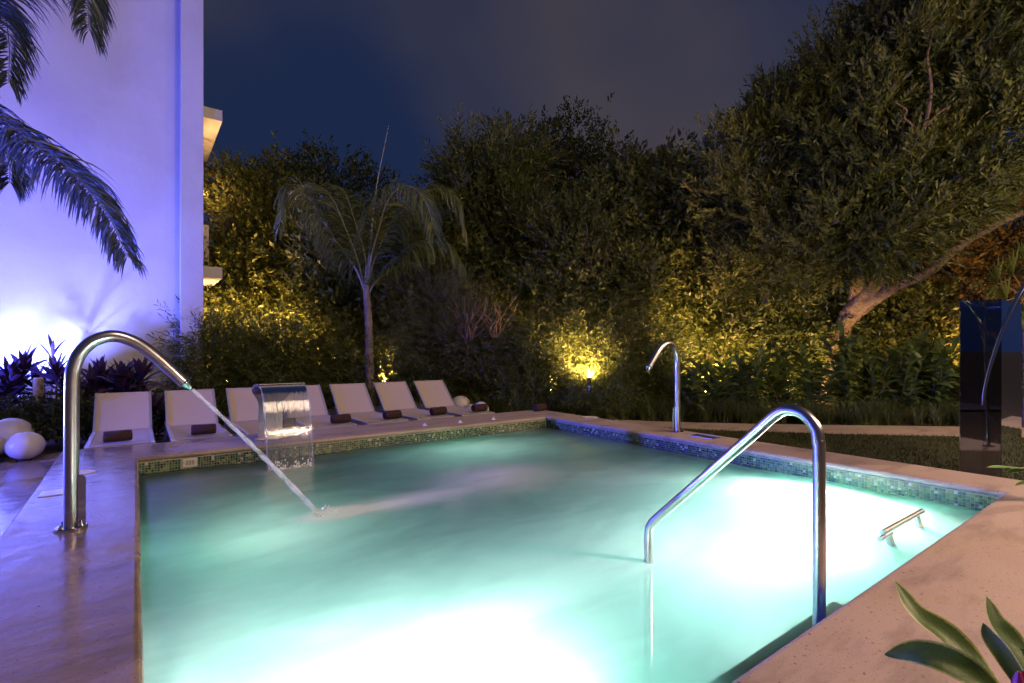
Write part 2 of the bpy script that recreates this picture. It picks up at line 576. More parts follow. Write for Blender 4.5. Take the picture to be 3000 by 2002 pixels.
for i, tm in enumerate(tile_mats):
    q = MB()
    tile_mb(q, (0, 0, 0), 'x')
    me = bpy.data.meshes.new('tile')
    me.from_pydata(q.v, [], q.f)
    me.materials.append(tm)
    tmesh.append(me)
rest = MB()
NR = 7
for wall in ('right', 'back'):
    ncol = int((-PY if wall == 'right' else PX) / TP)
    for c in range(ncol):
        for r in range(NR):
            z = -0.056 - TP * (r + 0.5)
            k = int(rng.choice(8, p=tile_w))
            if wall == 'right':
                pos = (PX + 0.002, PY + TP * (c + 0.5), z)
            else:
                pos = (TP * (c + 0.5), 0.002, z)
                if 0.34 < pos[0] < 0.47 and z > -0.142:
                    continue
            if wall == 'right' and c < 60 and r < 5:
                o = link(bpy.data.objects.new('tile', tmesh[k]), basin)
                o.location = pos
                o.rotation_euler = (random.uniform(-.02, .02), random.uniform(-.03, .03), random.uniform(-.03, .03))
            else:
                rest.cur = k
                tile_mb(rest, pos, 'x' if wall == 'right' else 'y')
ro = rest.build('mosaic_field', tile_mats, basin)
ro['kind'] = 'stuff'
gb = MB()
gb.box((PX + 0.006, PY / 2, -0.15), (0.008, -PY, 0.2))
gb.box((PX / 2, 0.006, -0.15), (PX, 0.008, 0.2))
gb.build('grout', M['grout'], basin)

# water: milky aerated body lit from inside, thin glossy skin with foam
def water_mats():
    res = []
    for top in (True, False):
        m = bpy.data.materials.new('aerated_water' if top else 'aerated_water_sides')
        m.use_nodes = True
        t = m.node_tree
        o = t.nodes['Material Output']
        t.nodes.remove(t.nodes['Principled BSDF'])
        v = nn(t, 'ShaderNodeVolumePrincipled')
        v.inputs['Color'].default_value = (0.46, 0.99, 0.86, 1)
        v.inputs['Absorption Color'].default_value = (0.10, 0.60, 0.50, 1)
        v.inputs['Density'].default_value = 2.2
        v.inputs['Anisotropy'].default_value = 0.0
        t.links.new(v.outputs[0], o.inputs['Volume'])
        tr = nn(t, 'ShaderNodeBsdfTransparent')
        if not top:
            t.links.new(tr.outputs[0], o.inputs['Surface'])
            res.append(m)
            continue
        tcn = nn(t, 'ShaderNodeTexCoord')
        def noise(scale, detail, sc=(1, 1, 1), rot=0.0, dist=0.0):
            mpn = nn(t, 'ShaderNodeMapping')
            mpn.inputs['Scale'].default_value = sc
            mpn.inputs['Rotation'].default_value = (0, 0, rot)
            t.links.new(tcn.outputs['Object'], mpn.inputs[0])
            n = nn(t, 'ShaderNodeTexNoise')
            n.inputs['Scale'].default_value = scale
            n.inputs['Detail'].default_value = detail
            n.inputs['Distortion'].default_value = dist
            t.links.new(mpn.outputs[0], n.inputs[0])
            return n.outputs[0]
        bp = nn(t, 'ShaderNodeBump')
        bp.inputs['Strength'].default_value = 0.08
        bp.inputs['Distance'].default_value = 0.05
        t.links.new(noise(6, 3, (1, 1.6, 1), 0.3), bp.inputs['Height'])
        gl = nn(t, 'ShaderNodeBsdfGlossy')
        gl.inputs['Roughness'].default_value = 0.36
        t.links.new(bp.outputs[0], gl.inputs['Normal'])
        fr = nn(t, 'ShaderNodeFresnel')
        fr.inputs[0].default_value = 1.33
        ms = nn(t, 'ShaderNodeMixShader')
        t.links.new(fr.outputs[0], ms.inputs[0])
        t.links.new(tr.outputs[0], ms.inputs[1])
        t.links.new(gl.outputs[0], ms.inputs[2])
        # foam: round the jet landings and the air bubbler in the middle
        fo1 = nn(t, 'ShaderNodeBsdfTranslucent')
        fo1.inputs[0].default_value = (0.94, 0.96, 0.97, 1)
        fo2 = nn(t, 'ShaderNodeBsdfDiffuse')
        fo2.inputs[0].default_value = (0.94, 0.96, 0.97, 1)
        fm = nn(t, 'ShaderNodeMixShader')
        fm.inputs[0].default_value = 0.6
        t.links.new(fo1.outputs[0], fm.inputs[1])
        t.links.new(fo2.outputs[0], fm.inputs[2])
        tot = None
        for (x, y, rx, ry, s) in ((2.65, -2.05, 0.95, 0.75, 1.0), (1.75, -2.22, 1.1, 0.30, 1.0), (1.16, -2.2, 0.42, 0.22, 2.0), (1.5, -2.22, 0.65, 0.18, 1.5), (1.2, -0.62, 0.42, 0.26, 0.7), (3.6, -2.6, 1.2, 0.9, 0.25)):
            mpn = nn(t, 'ShaderNodeMapping')
            mpn.inputs['Location'].default_value = (-x / rx, -y / ry, 0)
            mpn.inputs['Scale'].default_value = (1 / rx, 1 / ry, 0)
            t.links.new(tcn.outputs['Object'], mpn.inputs[0])
            le = nn(t, 'ShaderNodeVectorMath', operation='LENGTH')
            t.links.new(mpn.outputs[0], le.inputs[0])
            mr = nn(t, 'ShaderNodeMapRange', interpolation_type='SMOOTHSTEP')
            mr.inputs[1].default_value = 1.0
            mr.inputs[2].default_value = 0.0
            mr.inputs[4].default_value = s
            t.links.new(le.outputs['Value'], mr.inputs[0])
            if tot is None: tot = mr.outputs[0]
            else:
                mm = nn(t, 'ShaderNodeMath', operation='MAXIMUM')
                t.links.new(tot, mm.inputs[0]); t.links.new(mr.outputs[0], mm.inputs[1])
                tot = mm.outputs[0]
        nr = nn(t, 'ShaderNodeMapRange')
        nr.inputs[1].default_value = 0.3
        nr.inputs[2].default_value = 0.72
        nr.inputs[3].default_value = 0.55
        t.links.new(noise(2.0, 3, (0.8, 2.0, 1), 0.25, 0.2), nr.inputs[0])
        mu = nn(t, 'ShaderNodeMath', operation='MULTIPLY')
        mu.use_clamp = True
        t.links.new(tot, mu.inputs[0]); t.links.new(nr.outputs[0], mu.inputs[1])
        # drifting veils of fine bubbles everywhere
        ba = nn(t, 'ShaderNodeMapRange', interpolation_type='SMOOTHSTEP')
        ba.inputs[1].default_value = 0.40
        ba.inputs[2].default_value = 0.72
        ba.inputs[3].default_value = 0.33
        ba.inputs[4].default_value = 0.88
        t.links.new(noise(0.8, 4, (0.8, 1.7, 1), 0.6, 0.35), ba.inputs[0])
        ve = nn(t, 'ShaderNodeBsdfTranslucent')
        ve.inputs[0].default_value = (0.74, 0.93, 0.90, 1)
        mv = nn(t, 'ShaderNodeMixShader')
        t.links.new(ba.outputs[0], mv.inputs[0])
        t.links.new(tr.outputs[0], mv.inputs[1])
        t.links.new(ve.outputs[0], mv.inputs[2])
        t.links.new(mv.outputs[0], ms.inputs[1])
        mf = nn(t, 'ShaderNodeMixShader')
        t.links.new(mu.outputs[0], mf.inputs[0])
        t.links.new(ms.outputs[0], mf.inputs[1])
        t.links.new(fm.outputs[0], mf.inputs[2])
        t.links.new(mf.outputs[0], o.inputs['Surface'])
        res.append(m)
    return res
wm = water_mats()
wt = MB()
e = 0.004
X0, X1, Y0, Y1, Z0, Z1 = -e / 2, PX + e / 2 - 0.006, PY - e / 2, e / 2 - 0.006, ZB + 0.004, ZW
NG = 60
vs = [(X0 + (X1 - X0) * i / NG, Y0 + (Y1 - Y0) * j / NG, 0) for j in range(NG + 1) for i in range(NG + 1)]
def wz(x, y):
    z = 0.004 * math.sin(3.1 * x + 1.3 * y) + 0.003 * math.sin(5.3 * y - 2.2 * x + 1)
    z += 0.030 * math.exp(-(((x - 2.65) / 0.55) ** 2 + ((y + 2.05) / 0.45) ** 2))
    z += 0.012 * math.exp(-(((x - 1.2) / 0.3) ** 2 + ((y + 0.65) / 0.15) ** 2))
    return ZW + z
vs = [(x, y, wz(x, y)) for x, y, _ in vs]
wt.add(vs, [(j * (NG + 1) + i, j * (NG + 1) + i + 1, (j + 1) * (NG + 1) + i + 1, (j + 1) * (NG + 1) + i) for j in range(NG) for i in range(NG)])
wt.cur = 1
b0 = len(wt.v)
wt.v += [(X0, Y0, Z0), (X1, Y0, Z0), (X1, Y1, Z0), (X0, Y1, Z0)]
n1 = NG + 1
def side(idx, a, b, flip):
    f = tuple(idx) + (b, a)
    wt.f.append(f if not flip else tuple(reversed(f)))
    wt.m.append(1)
side([i for i in range(n1)][::-1], b0 + 1, b0, False) if False else None
wt.f.append(tuple([b0, b0 + 1] + [i for i in range(NG, -1, -1)])); wt.m.append(1)
wt.f.append(tuple([b0 + 1, b0 + 2] + [j * n1 + NG for j in range(NG, -1, -1)])); wt.m.append(1)
wt.f.append(tuple([b0 + 2, b0 + 3] + [NG * n1 + i for i in range(0, n1)])); wt.m.append(1)
wt.f.append(tuple([b0 + 3, b0] + [j * n1 for j in range(0, n1)])); wt.m.append(1)
wt.f.append((b0, b0 + 3, b0 + 2, b0 + 1)); wt.m.append(1)
wo = wt.build('water', wm, smooth=False)
wo.data.polygons.foreach_set('use_smooth', [mi == 0 for mi in wt.m])
tag(wo, 'milky green pool water glowing white above its lamps', kind='structure')

# underwater lamps
def pool_lamp(x, y, z, nx, ny, en, label):
    t = thing('underwater_lamp', label, 'pool lamp', (x, y, z), math.atan2(ny, nx), 'underwater pool lamps')
    m = MB(); m.tube([(0.0, 0, 0), (0.03, 0, 0)], [0.13, 0.12], 24); m.build('bezel', M['steel'], t, True)
    m = MB(); m.tube([(0.030, 0, 0), (0.04, 0, 0)], [0.10, 0.085], 24); m.build('lens', M['lens_pool'], t, True)
    o = lamp('pool_glow', 'SPOT', (0.07, 0, 0), en, (1.0, 1.0, 0.80), aim=(1, 0, 0.12), spot=150, blend=0.7, radius=0.09)
    o.parent = t
pool_lamp(0.62, PY + 0.01, -0.62, 0, 1, 700, 'round underwater lamp low on the near wall, under the broad white glow at the bottom')
pool_lamp(PX - 0.01, -4.1, -0.62, -1, 0, 740, 'round underwater lamp under the white glow beside the right edge, behind the handrail')

pool_lamp(0.01, -2.25, -1.05, 1, 0, 100, 'added unseen underwater lamp deep on the left wall, below the large cannon jet')  # added, unseen: lifts the far water and the foam under the jet
pool_lamp(3.3, -0.01, -1.05, 0, -1, 150, 'added unseen underwater lamp deep on the back wall, in front of the right-hand loungers')  # added, unseen: gives the far water some glow

pool_lamp(2.9, PY + 0.01, -1.05, 0, 1, 560, 'added unseen underwater lamp deep on the near wall, right of the handrail')  # added, unseen: brightens the middle of the pool

# path, lawn
def strip(name, A, B, m, z):
    q = MB()
    A = [gr(*p, z) for p in A]; B = [gr(*p, z) for p in B]
    n = len(A)
    q.add(A + B, [(i, n + i, n + i + 1, i + 1) for i in range(n - 1)])
    return q.build(name, m)
far = [(1300, 958), (1400, 962), (1500, 967), (1600, 970), (1750, 973), (1900, 975.5), (2200, 979), (2500, 984), (2800, 990)]
mid = [(1300, 974), (1400, 978), (1500, 983), (1600, 987), (1750, 992), (1900, 996), (2200, 1002), (2500, 1010), (2800, 1018)]
po = strip('path', far, mid, M['path'], ZD + 0.004)
tag(po, kind='structure')
midw = [gr(*p, ZD) for p in mid]
lw = MB()
inner = [(5.3, 0.4), (5.3, -0.4), (5.3, -1.0), (5.3, -1.6), (5.3, -2.4), (5.3, -3.2), (5.3, -4.6), (5.3, -6.2), (5.3, -9)]
n = len(inner)
lw.add([(x, y, ZD) for x, y in inner] + [(p.x, p.y, ZD) for p in midw], [(i, i + 1, n + i + 1, n + i) for i in range(n - 1)])
tag(lw.build('lawn', mat('turf_base', (0.03, 0.035, 0.012), 0.9)), kind='structure')
N = 60000
i = rng.integers(0, n - 1, N); u = rng.random(N)[:, None]; v = rng.random(N)[:, None]
A = np.array(inner); B = np.array([(p.x, p.y) for p in midw])
P = (A[i] * (1 - u) + A[i + 1] * u) * (1 - v) + (B[i] * (1 - u) + B[i + 1] * u) * v
keep = (P[:, 0] > 5.47) & (P[:, 1] > -6.5)
P = P[keep]; N = len(P)
a = rng.random(N) * 6.28; h = 0.022 + 0.02 * rng.random(N); w = 0.0045
d = np.stack([np.cos(a), np.sin(a)], 1)
lean = rng.normal(0, 0.012, (N, 2))
V = np.zeros((N, 3, 3))
V[:, 0, :2] = P - d * w; V[:, 1, :2] = P + d * w; V[:, 2, :2] = P + lean
V[:, :2, 2] = ZD; V[:, 2, 2] = ZD + h
tag(np_mesh('grass', V.reshape(-1, 3), np.arange(N * 3).reshape(-1, 3), L_TUR), 'short dark green lawn grass between pool surround and path', 'grass', kind='stuff')

# ================================================================== BUILDING
bld = thing('apartment_building', 'white rendered building washed with blue light, balcony slabs at its corner', 'building', (0.6, 5.3, ZD))
def bpart(name, c, s, m, bevel=0.0):
    q = MB(); q.box((c[0] - 0.6, c[1] - 5.3, c[2] - ZD), s)
    return q.build(name, m, bld, bevel=bevel)
bpart('wall', (-5.65, 5.45, 4.6), (12.55, 0.3, 9.9), M['stucco'])
bpart('pilaster', (0.80, 5.30, 4.6), (0.35, 0.60, 9.9), M['stucco'], 0.006)
bpart('side_wall', (0.79, 9.6, 4.6), (0.28, 8.0, 9.86), M['stucco'])
bpart('upper_balcony', (1.121, 7.6, 5.46), (0.378, 4.66, 0.21), M['stucco'], 0.006)
bpart('lower_balcony', (1.121, 7.6, 2.465), (0.378, 4.66, 0.21), M['stucco'], 0.006)
bpart('balcony_wall', (1.10, 8.4, 3.15), (0.335, 2.6, 1.155), M['stucco'])
bpart('rear_wing', (1.2, 15.5, 1.6), (1.9, 3.0, 3.9), M['stucco'])
def soffit_lamp(z, label):
    m = MB(); m.lathe((1.0 - 0.6, 6.9 - 5.3, z - 0.02 - ZD), [(0.05, 0.018), (0.05, 0.0), (0.04, -0.002)], 20)
    o = m.build('soffit_lamp', M['lens_warm'], bld)
for z in (5.33, 2.335):
    o = lamp('balcony_glow', 'POINT', (1.25, 6.9, z - 0.9), 9, (1.0, 0.50, 0.18), radius=0.08)
    o.parent = bld; o.matrix_parent_inverse = bld.matrix_basis.inverted()

# blue floodlights in the bed at the wall's foot
def flood(x, y, z, aim, en, label, spot=120, col=(0.075, 0.09, 1.0)):
    t = thing('floodlight', label, 'floodlight', (x, y, ZD - 0.05), 0, 'blue floodlights at the wall foot')
    m = MB(); m.tube([(0, 0, 0), (0, 0, z - ZD + 0.02)], 0.015, 8); m.build('stake', M['darksteel'], t)
    a = (Vector(aim) - Vector((x, y, z))).normalized()
    c = Vector((0, 0, z - ZD + 0.05))
    m = MB(); m.tube([c - a * 0.06, c + a * 0.03], [0.05, 0.065], 16); m.build('housing', M['darksteel'], t, True)
    m = MB(); m.tube([c + a * 0.031, c + a * 0.036], [0.055, 0.05], 16); m.build('lens', M['lens_blue'], t)
    o = lamp('blue_wash', 'SPOT', Vector((x, y, z)) + a * 0.06, en, col, aim=aim, spot=spot, blend=0.9, radius=0.06)
    o.parent = t; o.matrix_parent_inverse = t.matrix_basis.inverted()
flood(-1.42, 4.60, 0.45, (-1.40, 5.3, 1.75), 1500, 'blue floodlight behind dark red plants, under the white hot spot on the wall', 128, (0.16, 0.20, 1.0))
flood(-3.3, 3.2, 0.10, (-1.0, 5.3, 4.8), 1950, 'assumed blue floodlight outside the left picture edge, aimed up the wall', 120, (0.12, 0.14, 1.0))  # assumed, unseen: spreads the blue wash over the whole wall
flood(-4.3, 1.2, 0.45, (-0.6, -1.9, -0.2), 1900, 'assumed blue floodlight outside the left picture edge, spilling over the wet stone', 150)  # assumed, unseen: added for the blue spill on the left deck

flood(-2.3, 1.1, 0.0, (-0.75, 1.25, 3.6), 1500, 'assumed unseen blue uplight on the deck edge at the left, under the hanging palm fronds', 80)  # assumed, unseen: added to turn the hanging fronds blue

# assumed terrace lamp post, unseen behind the camera to the right, warming near stone
tlp = thing('added_lamp_post', 'assumed unseen warm terrace lamp post behind the viewpoint', 'lamp post', (4.0, -7.7, ZD))
m = MB(); m.lathe((0, 0, 0), [(0.09, 0), (0.09, 0.02), (0.035, 0.05), (0.03, 3.0)], 16); m.build('pole', M['darksteel'], tlp, True)
m = MB(); m.lathe((0, 0, 3.42), [(0.20, 0), (0.20, 0.02), (0.06, 0.10)], 20); m.build('hood', M['darksteel'], tlp, True)
m = MB(); m.lathe((0, 0, 3.0), [(0.06, 0), (0.10, 0.06), (0.10, 0.34), (0.06, 0.40)], 20); m.build('lamp_shade', emit('lamp_shade_glow', (1.0, 0.66, 0.42), 6), tlp, True)
o = lamp('added_post_glow', 'POINT', (-0.17, 0.24, 3.2), 235, (1.0, 0.62, 0.42), radius=0.14)
o.parent = tlp
# a second, unseen one added off to the right to light trees and gingers
tl2 = thing('added_lamp_post', 'added unseen warm lamp post beyond the right picture edge, lighting the trees', 'lamp post', (9.6, -7.4, ZD))
for ch in [c for c in tlp.children if c.type == 'MESH']:
    link(ch.copy(), tl2).parent = tl2
o2 = lamp('added_post_glow', 'POINT', (-0.10, 0.28, 3.2), 270, (1.0, 0.70, 0.46), radius=0.14)
o2.parent = tl2

# ================================================================== POOL FITTINGS
def water_cannon(loc, rz, label):
    t = thing('water_cannon', label, 'water spout', loc, rz, 'steel water cannons on the pool surround')
    r = 0.0345
    p = [(0, 0, 0.0), (0.002, 0, 0.4), (0.004, 0, 0.80), (0.012, 0, 0.90), (0.042, 0, 0.985), (0.100, 0, 1.052), (0.188, 0, 1.08), (0.280, 0, 1.050), (0.364, 0, 0.985), (0.462, 0, 0.880), (0.535, 0, 0.797)]
    sp = smooth_path(p, 6)
    m = MB(); m.tube(sp, r, 28); m.build('pipe', M['steel'], t, True)
    d = (Vector(p[-1]) - Vector(p[-2])).normalized(); a = Vector(p[-1])
    m = MB(); m.tube([a - d * 0.004, a + d * 0.006, a + d * 0.012, a + d * 0.055], [r + 0.0015, r + 0.0015, r - 0.006, 0.013], 24); m.build('nozzle', M['chrome'], t, True)
    m = MB(); m.lathe((0, 0, 0), [(0.075, 0.002), (0.075, 0.010), (0.070, 0.014), (r + 0.004, 0.014)], 28); fl = m.build('flange', M['chrome'], t, True)
    for k in range(4):
        q = math.radians(45 + 90 * k)
        m = MB(); m.lathe((0.057 * math.cos(q), 0.057 * math.sin(q), 0.014), [(0.011, 0), (0.011, 0.010), (0.006, 0.012), (0.006, 0.024)], 6); m.build('bolt', M['chrome'], fl)
    m = MB()
    n = 10
    pr = [(0.0, 0.012), (0.036, 0.012), (0.036, 0.27)] + [(0.016 + 0.020 * math.cos(math.radians(q)), 0.27 + 0.03 * math.sin(math.radians(q))) for q in range(0, 91, 18)] + [(0.0, 0.30)]
    vs = [(x + 0.03, s * 0.004 - 0.02, z) for s in (-1, 1) for x, z in pr]
    k = len(pr)
    m.add(vs, [tuple(range(k)), tuple(range(2 * k - 1, k - 1, -1))] + [(i, k + i, k + (i + 1) % k, (i + 1) % k) for i in range(k)])
    m.build('fin_plate', M['chrome'], t)
    return t
water_cannon((-0.314, -2.12, 0), 0, 'large arched brushed steel water cannon at the left, shooting a jet')
water_cannon((5.29, -2.05, 0), math.pi, 'smaller-looking arched steel spout on the far right surround, without a jet')

def jet_mat():
    m = bpy.data.materials.new('running_water')
    m.use_nodes = True
    t = m.node_tree
    o = t.nodes['Material Output']
    p = t.nodes['Principled BSDF']
    p.inputs['Base Color'].default_value = (0.85, 0.88, 0.92, 1)
    p.inputs['Roughness'].default_value = 0.25
    tr = nn(t, 'ShaderNodeBsdfTransparent')
    tr.inputs[0].default_value = (0.93, 0.96, 1, 1)
    ms = nn(t, 'ShaderNodeMixShader')
    tcn = nn(t, 'ShaderNodeTexCoord')
    n = nn(t, 'ShaderNodeTexNoise')
    n.inputs['Scale'].default_value = 11
    n.inputs['Detail'].default_value = 2
    t.links.new(tcn.outputs['Object'], n.inputs[0])
    r = nn(t, 'ShaderNodeMapRange')
    r.inputs[1].default_value = 0.3; r.inputs[2].default_value = 0.75
    r.inputs[3].default_value = 0.14; r.inputs[4].default_value = 0.50
    t.links.new(n.outputs[0], r.inputs[0])
    t.links.new(r.outputs[0], ms.inputs[0])
    t.links.new(tr.outputs[0], ms.inputs[1])
    t.links.new(p.outputs[0], ms.inputs[2])
    t.links.new(ms.outputs[0], o.inputs[0])
    return m
M['jet'] = jet_mat()
jm = MB()
A0, A1 = Vector((0.264, -2.12, 0.752)), Vector((1.02, -2.2, ZW + 0.0))
pts = [A0.lerp(A1, k / 24) + Vector((0, 0, 0.09 * (k / 24) * (1 - k / 24))) for k in range(25)]
jm.tube(pts, [0.0105 + 0.009 * (k / 24) + 0.0022 * math.sin(k * 2.1) for k in range(25)], 12)
wj = tag(jm.build('water_jet', M['jet'], smooth=True), 'thin straight water jet slanting from the large cannon into the pool', 'water jet')

q = MB()
for k in range(150):                       # spray thrown up where the jet lands
    a_, d_ = random.uniform(0, 6.283), abs(random.gauss(0, 0.05))
    zz = ZW + 0.006 + 0.07 * random.random() ** 2.2 * max(0.15, 1 - d_ / 0.12)
    s_ = random.uniform(0.0016, 0.0042)
    q.lathe((1.03 + d_ * math.cos(a_) * 1.7 + 0.03, -2.2 + d_ * math.sin(a_), zz), [(0.0004, -s_ * 1.3), (s_, 0), (0.0004, s_ * 1.5)], 6)
sy = q.build('spray', mat('jet_spray', (0.92, 0.95, 0.97), 0.2), wj, True); sy['kind'] = 'stuff'

# waterfall blade
wb = thing('waterfall_blade', 'curved steel waterfall blade pouring a clear water sheet in front of the loungers', 'waterfall', (1.2, 0.3, 0))
bw = 0.44
cv = [(0.06, 0.0), (0.07, 0.12), (0.06, 0.28), (0.02, 0.43), (-0.06, 0.535), (-0.18, 0.60), (-0.32, 0.632), (-0.50, 0.630)]
cvs = smooth_path([(0, y, z) for y, z in cv], 5)
def blade(cvs, w, th, mname, m, par, sm=True, stand=None):
    q = MB(); vs = []; k = len(cvs)
    for i, p in enumerate(cvs):
        t = (cvs[min(i + 1, k - 1)] - cvs[max(i - 1, 0)]).normalized()
        nrm = Vector((0, -t.z, t.y)) * th / 2
        f_ = 1.0 if stand is None else min(1.0, max(0.0, (i / (k - 1) - 0.36) / 0.3))
        f_ = f_ * f_ * (3 - 2 * f_)
        ww = w if stand is None else stand + (w - stand) * f_
        for sx in (-1, 1):
            vs += [p + nrm + Vector((sx * ww / 2, 0, 0)), p - nrm + Vector((sx * ww / 2, 0, 0))]
    fs = []
    for i in range(k - 1):
        a, b = i * 4, i * 4 + 4
        fs += [(a, b, b + 2, a + 2), (a + 1, a + 3, b + 3, b + 1), (a, a + 1, b + 1, b), (a + 2, b + 2, b + 3, a + 3)]
    fs += [(0, 2, 3, 1), (4 * k - 4, 4 * k - 3, 4 * k - 1, 4 * k - 2)]
    q.add(vs, fs)
    return q.build(mname, m, par, sm)
blade(cvs, bw, 0.022, 'blade', M['steel'], wb, stand=0.25)
q = MB(); q.box((0, 0.06, 0.006), (0.32, 0.16, 0.010)); q.build('base_plate', M['chrome'], wb, bevel=0.003)
q = MB(); q.box((0, -0.505, 0.632), (bw + 0.012, 0.03, 0.04)); q.build('lip', M['darksteel'], wb, bevel=0.004)
def sheet_mat():
    m = bpy.data.materials.new('falling_water_sheet')
    m.use_nodes = True
    t = m.node_tree
    o = t.nodes['Material Output']
    t.nodes.remove(t.nodes['Principled BSDF'])
    tcn = nn(t, 'ShaderNodeTexCoord')
    mpn = nn(t, 'ShaderNodeMapping')
    mpn.inputs['Scale'].default_value = (46, 5, 5)
    t.links.new(tcn.outputs['Object'], mpn.inputs[0])
    n = nn(t, 'ShaderNodeTexNoise')
    n.inputs['Scale'].default_value = 1.0
    n.inputs['Detail'].default_value = 5
    t.links.new(mpn.outputs[0], n.inputs[0])
    b = nn(t, 'ShaderNodeBump')
    b.inputs['Strength'].default_value = 0.5
    b.inputs['Distance'].default_value = 0.01
    t.links.new(n.outputs[0], b.inputs['Height'])
    gl = nn(t, 'ShaderNodeBsdfGlossy')
    gl.inputs['Roughness'].default_value = 0.08
    t.links.new(b.outputs[0], gl.inputs['Normal'])
    tr = nn(t, 'ShaderNodeBsdfTransparent')
    tr.inputs[0].default_value = (0.88, 0.90, 0.92, 1)
    df = nn(t, 'ShaderNodeBsdfDiffuse')
    df.inputs[0].default_value = (0.8, 0.83, 0.85, 1)
    fr = nn(t, 'ShaderNodeFresnel')
    fr.inputs[0].default_value = 1.5
    t.links.new(b.outputs[0], fr.inputs['Normal'])
    fa = nn(t, 'ShaderNodeMath', operation='MULTIPLY_ADD')
    fa.inputs[1].default_value = 1.0; fa.inputs[2].default_value = 0.05
    t.links.new(fr.outputs[0], fa.inputs[0])
    m1 = nn(t, 'ShaderNodeMixShader')
    st_ = nn(t, 'ShaderNodeMapRange')
    st_.inputs[1].default_value = 0.42; st_.inputs[2].default_value = 0.75
    st_.inputs[3].default_value = 0.04; st_.inputs[4].default_value = 0.16
    t.links.new(n.outputs[0], st_.inputs[0])
    t.links.new(st_.outputs[0], m1.inputs[0])
    t.links.new(tr.outputs[0], m1.inputs[1]); t.links.new(df.outputs[0], m1.inputs[2])
    m2 = nn(t, 'ShaderNodeMixShader')
    t.links.new(fa.outputs[0], m2.inputs[0])
    t.links.new(m1.outputs[0], m2.inputs[1]); t.links.new(gl.outputs[0], m2.inputs[2])
    t.links.new(m2.outputs[0], o.inputs[0])
    return m
ws = [(-0.52, 0.628), (-0.60, 0.60), (-0.68, 0.52), (-0.745, 0.40), (-0.80, 0.24), (-0.84, 0.08), (-0.87, -0.06), (-0.885, ZW + 0.002)]
blade(smooth_path([(0, y, z) for y, z in ws], 5), bw, 0.006, 'water_sheet', sheet_mat(), wb)
for sx in (-1, 1):                         # the sheet draws in to a thicker cord along either edge
    q = MB(); pth = smooth_path([(sx * (bw / 2 - 0.004 - 0.010 * k / 7), y, z) for k, (y, z) in enumerate(ws)], 5)
    q.tube(pth, [0.006 + 0.002 * math.sin(k * 0.9) for k in range(len(pth))], 8); q.build('water_cord', M['jet'], wb, True)
q = MB()
for k in range(130):                        # bright drops where the sheet breaks up
    x = random.uniform(-0.2, 0.2); s = random.random()
    z = ZW + 0.012 + 0.085 * random.random() ** 2
    y = -0.893 - 0.0 + (z - ZW) * 0.12
    q.lathe((x, y - 0.004, z), [(0.001, -0.006 - 0.004 * s), (0.0045 + 0.003 * s, 0), (0.001, 0.007 + 0.005 * s)], 6)
dr = q.build('drops', mat('white_spray', (0.92, 0.94, 0.96), 0.15), wb, True); dr['kind'] = 'stuff'

# handrail
hr = thing('handrail', 'brushed steel handrail rising from the near edge and sloping down into the water', 'handrail', (2.25, -4.94, ZB))
pts = [(0, 0, 0), (0, 0, 1.0), (0, 0.0, 1.80), (0, 0.004, 1.86), (0, 0.012, 1.922), (0, 0.055, 1.975), (0, 0.113, 1.992), (0, 0.175, 1.968), (0, 0.30, 1.845), (0, 0.60, 1.55), (0, 0.80, 1.355), (0, 0.855, 1.295), (0, 0.872, 1.23), (0, 0.872, 1.0), (0, 0.872, 0.0)]
m = MB(); m.tube(smooth_path(pts, 5), 0.0242, 24); m.build('rail', M['steel'], hr, True)
for y in (0, 0.872):
    m = MB(); m.lathe((0, y, 0), [(0.06, 0.0), (0.06, 0.012), (0.03, 0.02)], 20); m.build('foot_flange', M['steel'], hr, True)

# low grab bar over the bench by the right corner
gbar = thing('grab_bar', 'short steel grab bar just above the water near the right corner', 'grab bar', (3.55, -4.74, ZB))
z = -0.085 - ZB
m = MB(); m.tube([(0, 0, z), (0.70, 0, z)], 0.0165, 16); m.build('bar', M['steel'], gbar, True)
m = MB(); m.tube([(-0.045, 0.0, z - 0.028), (0.14, 0.0, z - 0.028)], 0.014, 14); m.build('lower_bar', M['steel'], gbar, True)
for x in (0.09, 0.60):
    m = MB(); m.bar((x, 0.006, z - 0.008), (x, -0.03, z - 0.13), 0.055, 0.022); br = m.build('bracket', M['steel'], gbar)
    m = MB(); m.bar((x, -0.03, z - 0.128), (x, -0.285, z - 0.42), 0.05, 0.02); m.build('arm', M['steel'], br)

# skimmer grille on the back wall
sk = thing('skimmer_grille', 'small white slotted grille in the mosaic under the back lip', 'grille', (0.405, -0.002, -0.10))
m = MB(); m.box((0, 0, 0), (0.118, 0.006, 0.080)); m.build('plate', M['plate'], sk, bevel=0.002)
for k in range(6):
    m = MB(); m.box((-0.032 + 0.0128 * k, -0.0035, 0), (0.005, 0.003, 0.046)); m.build('slot', M['black'], sk)
for x in (-0.050, 0.050):
    m = MB(); m.tube([(x, -0.003, 0), (x, -0.006, 0)], 0.004, 8); m.build('screw', M['darksteel'], sk)

